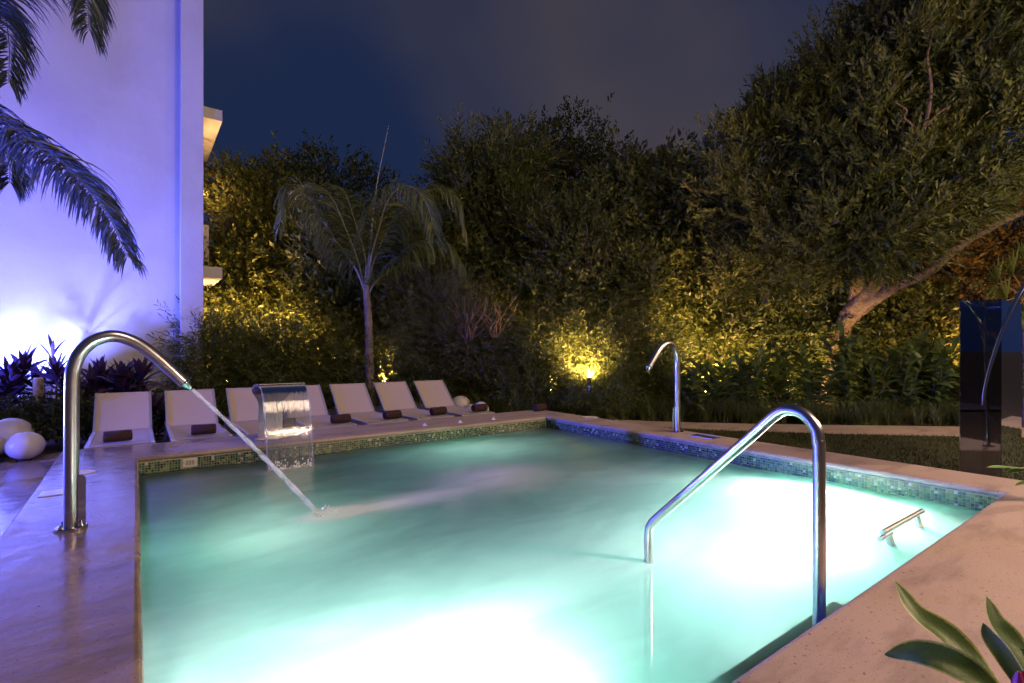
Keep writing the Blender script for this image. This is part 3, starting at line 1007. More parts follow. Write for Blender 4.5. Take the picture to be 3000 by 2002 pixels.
# small fittings set in the stone
def lid_round(x, y, r, label, m=None):
    t = thing('round_deck_fitting', label, 'fitting', (x, y, 0.0))
    q = MB(); q.lathe((0, 0, 0), [(r, 0.0005), (r, 0.005), (r * 0.86, 0.007), (r * 0.84, 0.004)], 28); q.build('rim', m or M['plate'], t, True)
    q = MB(); q.lathe((0, 0, 0), [(r * 0.83, 0.0005), (r * 0.82, 0.0045)], 28); q.build('cover', M['plate'], t, True)
p = gr(190, 1085, 0); lid_round(p.x, p.y, 0.085, 'round white lid set in the left surround behind the large cannon')
p = gr(1355, 958, 0); lid_round(p.x, p.y, 0.13, 'round metal lid in the far right surround near the pool corner', M['steel'])
p = gr(1619, 1002, 0)
t = thing('drain_cover', 'rectangular dark drain cover set in the right surround beside the far spout', 'cover', (p.x - 0.02, p.y, 0))
q = MB(); q.box((0, 0, 0.003), (0.17, 0.30, 0.005)); q.build('plate', M['darksteel'], t, bevel=0.002)
for s in (-1, 1):
    q = MB(); q.box((0.088 * s, 0, 0.004), (0.006, 0.31, 0.007)); q.build('rim', M['steel'], t)
p = gr(100, 1135, 0)
t = thing('skimmer_hatch', 'pale rectangular hatch at the outer left edge of the surround', 'hatch', (p.x + 0.06, p.y, 0))
q = MB(); q.box((0, 0, 0.003), (0.16, 0.17, 0.006)); q.build('cover', mat('smooth_lid', (0.6, 0.58, 0.56), 0.12), t, bevel=0.002)
for (x_, y_, lab) in ((975, 977, 'first of three small white plugs along the back surround, nearest the waterfall'), (1056, 970, 'middle of three small white plugs along the back surround'), (1132, 963, 'last of three small white plugs along the back surround, nearest the corner')):
    p = gr(x_, y_, 0)
    t = thing('deck_plug', lab, 'plug', (p.x, p.y, 0))
    q = MB(); q.lathe((0, 0, 0), [(0.034, 0.001), (0.032, 0.008), (0.018, 0.010), (0.016, 0.026), (0.008, 0.030)], 16); q.build('cap', M['plate'], t, True)

# glass column on the lawn
def glass_mat():
    m = bpy.data.materials.new('smoked_glass')
    m.use_nodes = True
    t = m.node_tree
    o = t.nodes['Material Output']
    t.nodes.remove(t.nodes['Principled BSDF'])
    tr = nn(t, 'ShaderNodeBsdfTransparent'); tr.inputs[0].default_value = (0.42, 0.45, 0.55, 1)
    gl = nn(t, 'ShaderNodeBsdfGlossy'); gl.inputs['Roughness'].default_value = 0.01
    gl.inputs[0].default_value = (0.85, 0.88, 1.0, 1)
    fr = nn(t, 'ShaderNodeFresnel'); fr.inputs[0].default_value = 1.75
    fa = nn(t, 'ShaderNodeMath', operation='MULTIPLY_ADD'); fa.inputs[1].default_value = 1.0; fa.inputs[2].default_value = 0.10
    t.links.new(fr.outputs[0], fa.inputs[0])
    ms = nn(t, 'ShaderNodeMixShader')
    t.links.new(fa.outputs[0], ms.inputs[0]); t.links.new(tr.outputs[0], ms.inputs[1]); t.links.new(gl.outputs[0], ms.inputs[2])
    t.links.new(ms.outputs[0], o.inputs[0])
    return m
M['glass'] = glass_mat()
ga, gb_, gc = at(2203, 900, 4.62), at(2296, 900, 4.50), at(2343, 900, 5.0)
gd = ga + (gc - gb_)
gcol = thing('glass_column', 'tall smoked glass column standing on the lawn at the right', 'glass column', (ga.x, ga.y, ZD))
ztop = at(2203, 690, 4.62).z
def gpanel(a, b, inset, hz):
    q = MB()
    a2 = Vector((a.x - ga.x, a.y - ga.y, 0.06)); b2 = Vector((b.x - ga.x, b.y - ga.y, 0.06))
    d = (b2 - a2).normalized(); s = Vector((d.y, -d.x, 0)) * 0.006
    a2, b2 = a2 + d * inset, b2 - d * inset
    H = Vector((0, 0, hz - ZD - 0.06))
    q.add([a2 - s, b2 - s, b2 + s, a2 + s, a2 - s + H, b2 - s + H, b2 + s + H, a2 + s + H], [(3, 2, 1, 0), (4, 5, 6, 7), (0, 1, 5, 4), (1, 2, 6, 5), (2, 3, 7, 6), (3, 0, 4, 7)])
    return q.build('glass_panel', M['glass'], gcol)
gpanel(ga, gb_, 0.0, ztop); gpanel(gb_, gc, 0.008, ztop); gpanel(gc, gd, 0.008, ztop); gpanel(gd, ga, 0.008, ztop)
q = MB(); cxx = [Vector((p.x - ga.x, p.y - ga.y, 0)) for p in (ga, gb_, gc, gd)]
q.add(cxx + [c + Vector((0, 0, 0.06)) for c in cxx], [(3, 2, 1, 0), (4, 5, 6, 7), (0, 1, 5, 4), (1, 2, 6, 5), (2, 3, 7, 6), (3, 0, 4, 7)])
q.build('base', M['darksteel'], gcol)
f0, f1 = at(2264, 900, 4.64), at(2291, 900, 4.62)
q = MB()
a2 = Vector((f0.x - ga.x, f0.y - ga.y, 0.06)); b2 = Vector((f1.x - ga.x, f1.y - ga.y, 0.06))
th = Vector((F2[0], F2[1], 0)) * 0.03
ha, hb = Vector((0, 0, at(2264, 946, 4.64).z - ZD - 0.06)), Vector((0, 0, at(2291, 968, 4.62).z - ZD - 0.06))
q.add([a2, b2, b2 + th, a2 + th, a2 + ha, b2 + hb, b2 + th + hb, a2 + th + ha], [(3, 2, 1, 0), (4, 5, 6, 7), (0, 1, 5, 4), (1, 2, 6, 5), (2, 3, 7, 6), (3, 0, 4, 7)])
q.build('reflection_strip', M['steel'], gcol)  # steel strip stands in for a pillar mirrored in the glass

# slim arched spout at the right edge
asp = thing('arched_spout', 'slim curved steel spout arching down in front of the glass column', 'water spout', (0, 0, 0))
ap = [at(2540, 1115, 3.5), at(2535, 900, 3.5), at(2520, 720, 3.5), at(2480, 630, 3.5), at(2425, 605, 3.5), at(2375, 630, 3.5), at(2338, 680, 3.5), at(2302, 755, 3.5), at(2274, 835, 3.5), at(2259, 895, 3.5), at(2255, 930, 3.5)]
ap[0].z = 0.0
sp = smooth_path(ap, 6)
asp.location = ap[0]
m = MB(); m.tube([p - ap[0] for p in sp], [0.016 if k < 36 else 0.016 - 0.010 * (k - 36) / (len(sp) - 37) for k in range(len(sp))], 14); m.build('pipe', M['chrome'], asp, True)
m = MB(); m.lathe((0, 0, 0), [(0.05, 0.001), (0.05, 0.012), (0.02, 0.016)], 20); m.build('flange', M['chrome'], asp, True)

# ================================================================== LOUNGERS
def lounger(x, label):
    t = thing('sun_lounger', label, 'sun lounger', (x, 0.92, ZD), 0, 'sun loungers in a row behind the pool')
    W_, L_, H_ = 0.60, 1.95, 0.30
    for s in (0, 1):
        m = MB(); m.box((0.02 + s * (W_ - 0.04), L_ / 2, H_ - 0.028), (0.04, L_, 0.055)); m.build('side_rail', M['frame'], t, bevel=0.004)
    m = MB(); m.box((W_ / 2, 0.02, H_ - 0.028), (W_ - 0.082, 0.035, 0.05)); m.build('front_rail', M['frame'], t)
    m = MB(); m.box((W_ / 2, L_ - 0.02, H_ - 0.028), (W_ - 0.082, 0.035, 0.05)); m.build('rear_rail', M['frame'], t)
    for sx in (0.02, W_ - 0.02):
        for sy in (0.16, L_ - 0.06):
            m = MB(); m.box((sx, sy, (H_ - 0.057) / 2), (0.038, 0.055, H_ - 0.057)); m.build('leg', M['frame'], t, bevel=0.003)
    hy = 1.27
    m = MB(); n_ = 8
    vs, fs = [], []
    for k in range(n_ + 1):
        y = 0.04 + (hy - 0.04) * k / n_
        sag = -0.010 * math.sin(math.pi * k / n_)
        for j in range(5):
            vs.append((0.042 + (W_ - 0.084) * j / 4, y, H_ + sag - 0.010 * math.sin(math.pi * j / 4)))
    b = len(vs)
    vs += [(x_, y, z - 0.005) for x_, y, z in vs]
    for k in range(n_):
        for j in range(4):
            a = k * 5 + j
            fs += [(a, a + 1, a + 6, a + 5), (b + a + 5, b + a + 6, b + a + 1, b + a)]
    m.add(vs, fs); m.build('seat_sling', M['sling'], t, True)
    # backrest
    by, bz = 0.47, 0.43
    ln = math.hypot(by, bz)
    m = MB(); vs, fs = [], []
    nrm = Vector((0, -bz, by)).normalized()
    for k in range(7):
        for j in range(5):
            p = Vector((0.026 + (W_ - 0.052) * j / 4, hy + by * k / 6, H_ + bz * k / 6)) - nrm * 0.014 * math.sin(math.pi * j / 4) * (0.4 + 0.6 * math.sin(math.pi * k / 6))
            vs.append(p)
    b = len(vs)
    vs += [p - nrm * 0.006 for p in vs]
    for k in range(6):
        for j in range(4):
            a = k * 5 + j
            fs += [(a, a + 1, a + 6, a + 5), (b + a + 5, b + a + 6, b + a + 1, b + a)]
    m.add(vs, fs); bk = m.build('backrest', M['sling'], t, True)
    for s in (0.014, W_ - 0.014):
        m = MB(); m.bar((s, hy, H_ - 0.004), (s, hy + by, H_ + bz), 0.024, 0.022); m.build('back_frame', M['frame'], bk)
    m = MB(); m.bar((0.03, hy + by - 0.004, H_ + bz - 0.006), (W_ - 0.03, hy + by - 0.004, H_ + bz - 0.006), 0.018, 0.018); m.build('top_bar', M['sling'], bk)
    for s in (0.05, W_ - 0.05):
        m = MB(); m.tube([(s, hy + by * 0.55, H_ + bz * 0.5), (s, hy + by * 0.62, H_ - 0.02)], 0.008, 8); m.build('prop', M['frame'], t, True)
    return t
lx = [-0.45, 0.295, 1.04, 1.785, 2.53, 3.28, 4.03]
ll = ['leftmost beige sling sun lounger, right beside the large steel cannon',
      'second sun lounger from the left, crossed by the water jet',
      'third sun lounger from the left, its right side behind the waterfall',
      'sun lounger showing just right of the waterfall, fourth from the left',
      'sun lounger just left of the palm trunk, fifth from the left',
      'sun lounger just right of the palm trunk, second from the right end',
      'rightmost sun lounger, in front of the small white globes']
tl = ['dark brown rolled towel on the leftmost lounger', 'dark brown rolled towel on the second lounger from the left', 'dark brown rolled towel partly behind the waterfall, on the third lounger',
      'dark brown rolled towel on the lounger just right of the waterfall', 'dark brown rolled towel on the lounger left of the palm trunk', 'dark brown rolled towel on the second lounger from the right',
      'dark brown rolled towel on the rightmost lounger']
def towel(loc, rz, label):
    t = thing('rolled_towel', label, 'towel', loc, rz, 'brown rolled towels')
    m = MB(); R = 0.062
    vs = []; n_ = 26; xs = [-0.125, -0.122, -0.10, 0.0, 0.10, 0.122, 0.125]; rr = [0.80, 0.93, 1.0, 0.985, 1.0, 0.93, 0.80]
    for x, f in zip(xs, rr):
        for k in range(n_):
            q = 2 * math.pi * k / n_
            sq = 1.0 - 0.10 * max(0, -math.sin(q)) + 0.02 * math.sin(3 * q + x * 20)
            vs.append((x, R * f * sq * 1.12 * math.cos(q), R * 0.92 + R * f * sq * math.sin(q)))
    fs = [(i * n_ + k, i * n_ + (k + 1) % n_, (i + 1) * n_ + (k + 1) % n_, (i + 1) * n_ + k) for i in range(len(xs) - 1) for k in range(n_)]
    fs += [tuple(range(n_ - 1, -1, -1)), tuple((len(xs) - 1) * n_ + k for k in range(n_))]
    m.add(vs, fs); m.build('roll', M['towel'], t, True)
    for sx in (-0.1256, 0.1256):
        m = MB()
        sp_ = [(sx, (0.008 + 0.0052 * k) * math.cos(k * 0.62), R * 0.9 + (0.008 + 0.0050 * k) * 0.9 * math.sin(k * 0.62)) for k in range(10)]
        m.tube(sp_, 0.003, 5)
        m.build('rolled_end', M['towel'], t)
for x, a, b, dx_ in zip(lx, ll, tl, (0.27, 0.33, 0.50, 0.47, 0.47, 0.47, 0.47)):
    lounger(x, a)
    towel((x + dx_ - 0.02 if dx_ > 0.4 else x + dx_, 1.14, 0.001), random.uniform(-0.06, 0.10), b)
p = gr(1254, 944, 0)
towel((5.30, 0.60, 0.0), 0.25, 'dark brown rolled towel lying on the far corner of the surround')

# globes
def globe(px, py, Y, w, h, label, base=ZD):
    p = at(px, py, Y)
    t = thing('globe_lamp', label, 'globe lamp', (p.x, p.y, base), 0, 'white plastic globes')
    m = MB(); n_ = 20
    prof = []
    for k in range(n_ + 1):
        q = -math.pi / 2 + math.pi * k / n_
        prof.append((max(0.002, w * math.cos(q)), h + h * math.sin(q) * (1.0 if q > 0 else 0.98)))
    m.lathe((0, 0, 0.012), prof, 36); m.build('shell', M['globe'], t, True)
    m = MB(); m.lathe((0, 0, 0), [(w * 0.35, 0), (w * 0.35, 0.02), (w * 0.3, 0.03)], 24); m.build('foot', M['darksteel'], t)
globe(57, 1040, 6.03, 0.182, 0.163, 'white flattened globe in front, nearest the large cannon at the left')
globe(24, 1020, 6.45, 0.225, 0.215, 'larger white globe behind the front one at the left edge')
globe(-26, 1040, 6.02, 0.16, 0.15, 'white globe cut off by the left picture edge')
globe(1057, 920, 10.1, 0.20, 0.192, 'largest of the three far white globes behind the rightmost lounger')
globe(1080, 932, 9.85, 0.15, 0.125, 'low middle globe of the three far white globes')
globe(1104, 932, 9.5, 0.148, 0.165, 'rightmost of the three far white globes by the grass')

# ================================================================== PLANTS
CAMV = np.array([CX, CY, CZ])
R3 = np.array([R2[0], R2[1], 0.0]); F3 = np.array([F2[0], F2[1], 0.0]); U3 = np.array([0, 0, 1.0])

def leaf_quads(P, D, S, l, w, fold=0.18):
    """P base, D direction, S side; folded diamond leaves"""
    n = len(P)
    Nn = np.cross(D, S)
    l = np.asarray(l).reshape(-1, 1) if np.ndim(l) else l
    w = np.asarray(w).reshape(-1, 1) if np.ndim(w) else w
    mid = P + D * l * 0.48
    V = np.empty((n, 4, 3))
    V[:, 0] = P
    V[:, 1] = mid + S * w * 0.5 + Nn * w * fold
    V[:, 2] = P + D * l - Nn * w * 0.15
    V[:, 3] = mid - S * w * 0.5 + Nn * w * fold
    return V.reshape(-1, 3)

def sprigs(C, A, L, k, ll, lw, ang, droop=0.0, jit=0.25):
    """sprigs at C with axis A: k leaves spiralling up each one"""
    n = len(C)
    A = unit(A)
    ref = unit(rng.normal(size=(n, 3)))
    U = unit(np.cross(A, ref)); Wd = np.cross(A, U)
    ph0 = rng.random((n, 1)) * 6.28
    s = (np.arange(k) + 0.5) / k
    s = np.broadcast_to(s, (n, k))
    phi = ph0 + np.arange(k)[None, :] * 2.39996
    rad = U[:, None] * np.cos(phi)[..., None] + Wd[:, None] * np.sin(phi)[..., None]
    an = np.radians(ang) * (1.15 - 0.75 * s)
    D = A[:, None] * np.cos(an)[..., None] + rad * np.sin(an)[..., None]
    D = D + rng.normal(0, jit, D.shape)
    D[..., 2] -= droop
    D = unit(D)
    Ls = L * (0.6 + 0.8 * rng.random((n, 1)))
    P = C[:, None] + A[:, None] * (s * Ls)[..., None]
    S = unit(np.cross(D, A[:, None] + rng.normal(0, 0.5, D.shape)))
    lr = ll * (0.65 + 0.7 * rng.random((n * k)))
    return leaf_quads(P.reshape(-1, 3), D.reshape(-1, 3), S.reshape(-1, 3), lr, lw * lr / ll)

def crown(ells, nclump, nspr, L, k, ll, lw, ang=50, droop=0.0, up=0.25, clump=0.28, gap=0.12, inner=0.25, face=-0.45, young=0.22, lumpy=0.30):
    """ells: (px, py, Y, rx px, ry px, depth m). Clumps of sprigs over lumpy ellipsoids, gaps between clumps; young shoots come apart"""
    vols = np.array([(e[3] * e[4]) ** 0.5 * e[3] ** 0.5 for e in ells]); vols = vols / vols.sum()
    old, yng = [], []
    for e, f in zip(ells, vols):
        c = np.array(at(e[0], e[1], e[2])); sc = e[2] / FPX
        rx, rz, ry = e[3] * sc, e[4] * sc, e[5]
        n = max(6, int(nclump * f))
        d = unit(rng.normal(size=(n * 4, 3)))
        toc = unit(CAMV - c)
        wd = d[:, :1] * R3 + d[:, 1:2] * F3 + d[:, 2:] * U3
        keep = (wd @ toc) > face
        d, wd = d[keep][:n], wd[keep][:n]
        K = rng.normal(size=(6, 3)) * 4.2; ph = rng.random(6) * 6.28
        lump = np.sin(d @ K.T + ph).sum(1) / 4.2
        ok = lump > -0.62 + gap
        ok |= rng.random(len(d)) < 0.30
        d, wd, lump = d[ok], wd[ok], lump[ok]
        rf = 0.84 + lumpy * np.clip(lump, -0.9, 0.9) + rng.normal(0, 0.07, len(d))
        inn = rng.random(len(d)) < inner
        rf = np.where(inn, rf * (0.45 + 0.4 * rng.random(len(d))), rf)
        C0 = c + (d[:, :1] * R3 * rx + d[:, 1:2] * F3 * ry + d[:, 2:] * U3 * rz) * rf[:, None]
        isy = (~inn) & (lump > 0.05) & (rng.random(len(d)) < young)
        for sel, out_, sz in ((~isy, old, 1.0), (isy, yng, 0.8)):
            if not sel.any(): continue
            C = np.repeat(C0[sel], nspr, 0); O = np.repeat(wd[sel], nspr, 0)
            off = rng.normal(0, clump * sz, C.shape)
            A = unit(O + off / max(clump, 1e-3) * 0.5 + U3 * (up + (0.35 if sz < 1 else 0)))
            C = C + off * np.array([1, 1, 0.75]) + (O * clump * 0.5 if sz < 1 else 0)
            m_ = C[:, 2] > ZD + 0.12
            out_.append(sprigs(C[m_], A[m_], L, k, ll, lw, ang, droop))
    return np.concatenate(old), (np.concatenate(yng) if yng else None)

def leaves_obj(name, V, m, parent):
    V = V - np.array(parent.location)
    return np_mesh(name, V, np.arange(len(V)).reshape(-1, 4), m, parent)

def limb_path(a, b, wob=0.12, n=5):
    a, b = Vector(a), Vector(b)
    L = (b - a).length
    pts = [a]
    for k in range(1, n):
        pts.append(a.lerp(b, k / n) + Vector((random.gauss(0, wob * L * 0.3), random.gauss(0, wob * L * 0.3), random.gauss(0, wob * L * 0.2) + 0.06 * L * math.sin(math.pi * k / n))))
    pts.append(b)
    return smooth_path(pts, 3)

def tree(name, label, base, ells, m, trunks, cat='tree', group=None, branches=(), **kw):
    """base: (px, Y). trunks: list of (list of (px, py, Y), r0, r1)"""
    b = at(base[0], HOR, base[1]); b.z = ZD - 0.05
    t = thing(name, label, cat, b, 0, group)
    a_, y_ = crown(ells, **kw)
    leaves_obj('crown', a_, m, t)
    if y_ is not None and len(y_) < 4000:
        bpy.data.objects.remove(t.children[0])
        leaves_obj('crown', np.concatenate([a_, y_]), m, t)
    elif y_ is not None: leaves_obj('young_shoots', y_, {L_MID: L_YNG, L_DRK: L_MID, L_YEL: L_YNG, L_BAM: L_YNG}.get(m, m), t)
    for i, (pp, r0, r1) in enumerate(trunks):
        pts = [at(*p) for p in pp]
        if i == 0: pts[0].z = ZD - 0.05
        sp = smooth_path(pts, 5)
        q = MB(); q.tube([p - b for p in sp], [r0 + (r1 - r0) * (k / (len(sp) - 1)) * 1.0 + 0.04 * r0 * math.sin(k * 1.7) for k in range(len(sp))], 10)
        q.build('trunk' if i == 0 else 'limb', M['bark'], t, True)
    if kw['nclump'] >= 400:                  # boughs that show in the gaps
        for k in range(14):
            e_ = ells[random.randrange(len(ells))]
            pe = at(e_[0] + random.uniform(-.75, .75) * e_[3], e_[1] + random.uniform(-.7, .5) * e_[4], e_[2]) - Vector(F3) * e_[5] * random.uniform(0.55, 0.95)
            pa = at(*random.choice(trunks[random.randrange(len(trunks))][0][1:]))
            pa = pa.lerp(pe, 0.35)
            sp = limb_path(pa, pe, 0.16)
            q = MB(); q.tube([p - b for p in sp], [0.034 * (1 - 0.8 * i_ / (len(sp) - 1)) for i_ in range(len(sp))], 6)
            q.build('bough', M['twig'], t, True)
    for (a, c, r) in branches:
        sp = limb_path(at(*a), at(*c))
        q = MB(); q.tube([p - b for p in sp], [r * (1 - 0.75 * k / (len(sp) - 1)) for k in range(len(sp))], 6)
        q.build('branch', M['twig'], t, True)
    return t

SMALL = dict(L=0.30, k=7, ll=0.122, lw=0.050, ang=55, clump=0.22, gap=0.44, lumpy=0.50)
# ---- trees
tree('garden_tree', 'yellow-green small-leaved tree at the building corner, left of the palm', (600, 12.6),
     [(570, 545, 12.8, 95, 125, 1.3), (625, 470, 13.2, 80, 70, 1.2), (535, 660, 12.2, 75, 120, 1.1), (650, 610, 12.6, 90, 120, 1.2), (600, 760, 12.0, 120, 70, 1.0)],
     L_YEL, [([(600, 930, 12.8), (604, 820, 12.8), (596, 700, 12.9), (610, 600, 12.9)], 0.10, 0.05), ([(600, 760, 12.8), (560, 660, 12.6), (545, 600, 12.5)], 0.05, 0.03)],
     nclump=864, nspr=7, **dict(SMALL, ll=0.11, lw=0.05))
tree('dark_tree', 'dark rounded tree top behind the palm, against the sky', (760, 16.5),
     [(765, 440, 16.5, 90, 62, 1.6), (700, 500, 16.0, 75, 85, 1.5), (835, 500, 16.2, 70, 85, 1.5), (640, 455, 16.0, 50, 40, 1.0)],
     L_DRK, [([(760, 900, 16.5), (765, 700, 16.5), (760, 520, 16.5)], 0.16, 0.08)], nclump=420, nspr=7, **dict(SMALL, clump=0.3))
tree('round_shrub_tree', 'leafy yellow-green small tree directly behind the palm trunk', (800, 12.0),
     [(770, 600, 12.0, 75, 75, 1.0), (760, 700, 11.8, 85, 85, 1.0), (930, 640, 12.2, 85, 95, 1.0), (960, 560, 12.6, 90, 70, 1.0), (870, 740, 11.6, 90, 70, 0.9)],
     L_YEL, [([(810, 930, 12.0), (812, 800, 12.0), (790, 680, 12.0)], 0.07, 0.04)],
     branches=(((770, 735, 11.3), (702, 708, 11.0), 0.035), ((735, 722, 11.15), (706, 724, 10.95), 0.018)), nclump=768, nspr=7, **dict(SMALL, ll=0.15, lw=0.06, L=0.36))
tree('pointed_tree', 'dark green tree with a pointed top right of the palm', (1130, 13.4),
     [(1085, 450, 13.4, 62, 85, 1.2), (1160, 420, 13.6, 60, 75, 1.2), (1165, 345, 13.6, 15, 26, 0.2), (1120, 560, 13.2, 105, 120, 1.3), (1200, 540, 13.4, 70, 110, 1.2)],
     L_MID, [([(1215, 900, 13.2), (1216, 760, 13.0), (1212, 660, 12.8), (1216, 620, 12.7), (1205, 560, 13)], 0.13, 0.06), ([(1212, 660, 12.75), (1190, 636, 12.6), (1178, 622, 12.5)], 0.045, 0.02), ([(1214, 630, 12.65), (1222, 605, 12.5)], 0.05, 0.02)],
     nclump=744, nspr=7, **dict(SMALL, ll=0.17, lw=0.042, L=0.4, k=9))
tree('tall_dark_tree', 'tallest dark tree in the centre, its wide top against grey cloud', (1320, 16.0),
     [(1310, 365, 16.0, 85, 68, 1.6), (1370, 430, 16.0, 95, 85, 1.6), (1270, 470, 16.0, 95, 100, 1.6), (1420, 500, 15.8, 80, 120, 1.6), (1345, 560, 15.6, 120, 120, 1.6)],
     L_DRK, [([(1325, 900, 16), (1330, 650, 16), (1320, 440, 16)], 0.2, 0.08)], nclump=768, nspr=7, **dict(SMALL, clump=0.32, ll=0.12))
tree('broad_leaf_tree', 'green tree right of centre with upright leafy shoots below the grey cloud', (1490, 13.2),
     [(1440, 480, 13.2, 55, 100, 1.0), (1520, 480, 13.4, 55, 85, 1.0), (1480, 600, 13.0, 105, 110, 1.2), (1570, 600, 13.2, 70, 110, 1.2), (1500, 420, 13.4, 20, 30, 0.3), (1545, 410, 13.4, 16, 30, 0.3)],
     L_MID, [([(1490, 900, 13.2), (1492, 720, 13.2), (1480, 560, 13.2)], 0.11, 0.05)], nclump=672, nspr=7, **dict(SMALL, ll=0.18, lw=0.075, L=0.42))
tree('lit_tree', 'small tree in the centre, its lower leaves lit golden by a garden lamp', (1325, 11.9),
     [(1340, 520, 12.4, 75, 60, 1.0), (1330, 610, 12.0, 110, 75, 1.1), (1275, 700, 11.7, 90, 60, 1.0), (1410, 680, 11.8, 110, 70, 1.0), (1340, 740, 11.3, 75, 30, 0.6)],
     L_YEL, [([(1338, 930, 11.7), (1332, 800, 11.5), (1338, 770, 11.3), (1340, 690, 11.2), (1345, 640, 11.3)], 0.06, 0.035), ([(1312, 930, 11.6), (1311, 800, 11.3), (1296, 752, 11.2), (1290, 700, 11.3)], 0.045, 0.02), ([(1340, 735, 11.15), (1352, 700, 11.0), (1368, 688, 10.9), (1385, 690, 10.9)], 0.03, 0.014)],
     nclump=840, nspr=7, **dict(SMALL, ll=0.105, lw=0.042, clump=0.18, gap=0.32))
tree('feathery_bush', 'pale grey-green feathery bush right of the palm trunk', (1030, 11.0),
     [(1015, 720, 11.0, 80, 75, 0.9), (1075, 790, 10.8, 90, 60, 0.8), (960, 790, 10.9, 60, 60, 0.8)],
     L_GRY, [([(1030, 930, 11.0), (1025, 820, 11.0), (1015, 740, 11.0)], 0.04, 0.02)], cat='bush', nclump=330, nspr=8, L=0.30, k=11, ll=0.07, lw=0.014, ang=45, clump=0.2)
bt = thing('bare_twig_bush', 'tangle of bare orange-brown twigs in the hedge right of the palm', 'bush', (*at(1080, HOR, 10.6)[:2], ZD - 0.05))
for (x0, y0, n_) in ((1075, 772, 15), (1135, 765, 10)):
    for k in range(n_):
        a = at(x0 + random.uniform(-6, 6), y0 + 10, 10.2)
        c = at(x0 + random.uniform(-55, 55), y0 - random.uniform(15, 95), 10.2 + random.uniform(-0.35, 0.15))
        q = MB(); sp = limb_path(a, c, 0.2, 4)
        q.tube([p - bt.location for p in sp], [0.017 * (1 - 0.7 * i / (len(sp) - 1)) for i in range(len(sp))], 5)
        q.build('twig', M['twig'], bt, True)
for x0 in (1075, 1135):
    q = MB(); q.tube([at(x0 + 6, 930, 10.6) - bt.location, at(x0 - 4, 850, 10.5) - bt.location, at(x0, 780, 10.5) - bt.location], [0.022, 0.018, 0.014], 6); q.build('stem', M['twig'], bt, True)

# ---- the big spreading tree on the right
tree('spreading_tree', 'huge spreading tree filling the upper right, thick leaning trunk', (1925, 11.6),
     [(2160, 150, 9.6, 170, 130, 1.6), (2300, 60, 9.2, 120, 130, 1.5), (2010, 240, 10.2, 140, 130, 1.5), (1900, 210, 10.6, 75, 95, 1.1), (2250, 290, 9.3, 170, 130, 1.4), (1960, 370, 10.4, 160, 110, 1.5),
      (1800, 330, 11.0, 110, 110, 1.4), (1700, 420, 11.4, 100, 120, 1.4), (1640, 530, 11.6, 60, 110, 1.2), (1760, 560, 11.0, 140, 105, 1.3), (1930, 520, 10.2, 160, 90, 1.3), (2110, 425, 9.6, 150, 70, 1.2), (2290, 345, 9.2, 90, 70, 1.0), (2000, 555, 10.0, 110, 42, 0.9), (2140, 20, 9.9, 130, 70, 1.2)],
     L_MID, [([(1890, 960, 11.9), (1915, 800, 11.75), (1936, 745, 11.6), (1965, 690, 11.4), (1970, 645, 11.2), (1990, 560, 10.9), (1975, 430, 10.8), (1930, 330, 10.8)], 0.24, 0.07),
             ([(1940, 742, 11.5), (1990, 700, 11.2), (2060, 655, 10.8), (2130, 625, 10.4), (2210, 560, 10.2), (2320, 500, 10.0), (2430, 460, 10.0)], 0.15, 0.04),
             ([(1950, 715, 11.4), (2000, 665, 11.1), (2040, 610, 10.9), (2090, 560, 10.6), (2200, 500, 10.2), (2350, 440, 9.9)], 0.17, 0.06),
             ([(2060, 590, 10.8), (2090, 480, 10.4), (2110, 330, 10.2), (2130, 250, 10.0), (2135, 120, 10.0)], 0.10, 0.03)],
     branches=(((2110, 320, 8.6), (2145, 60, 8.3), 0.03), ((2105, 300, 8.6), (2055, 235, 8.5), 0.022), ((2110, 310, 8.6), (2210, 225, 8.4), 0.022), ((1990, 372, 9.2), (1905, 350, 9.1), 0.02), ((1955, 330, 9.3), (1965, 235, 9.2), 0.018), ((2000, 380, 9.2), (1950, 310, 9.1), 0.018)),
     nclump=1550, nspr=12, L=0.36, k=12, ll=0.125, lw=0.034, ang=46, up=0.5, clump=0.17, gap=0.56, inner=0.22, young=0.55, lumpy=0.50)

# ---- undergrowth behind the gingers
for (px_, py_, Y_, rx_, ry_, mm, lab) in (
    (1620, 690, 12.2, 85, 95, L_MID, 'dark bush behind the far arched spout'),
    (1750, 720, 12.4, 90, 80, L_DRK, 'dark bush under the left edge of the spreading tree'),
    (1860, 790, 12.6, 70, 60, L_DRK, 'low dark bush at the left foot of the leaning trunk'),
    (2070, 730, 12.2, 95, 60, L_YEL, 'bush with yellow-green leaves right of the leaning trunk'),
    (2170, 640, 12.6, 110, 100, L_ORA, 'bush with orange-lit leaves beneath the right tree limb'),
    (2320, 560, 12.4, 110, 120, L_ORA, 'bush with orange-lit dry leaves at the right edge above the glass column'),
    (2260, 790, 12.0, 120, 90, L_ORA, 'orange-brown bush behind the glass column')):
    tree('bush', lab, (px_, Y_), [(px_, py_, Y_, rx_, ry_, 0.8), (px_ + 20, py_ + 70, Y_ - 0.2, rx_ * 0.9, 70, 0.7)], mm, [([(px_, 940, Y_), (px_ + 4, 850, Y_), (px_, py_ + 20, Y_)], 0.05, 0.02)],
         cat='bush', group='bushes behind the ginger row', nclump=230, nspr=7, **SMALL)

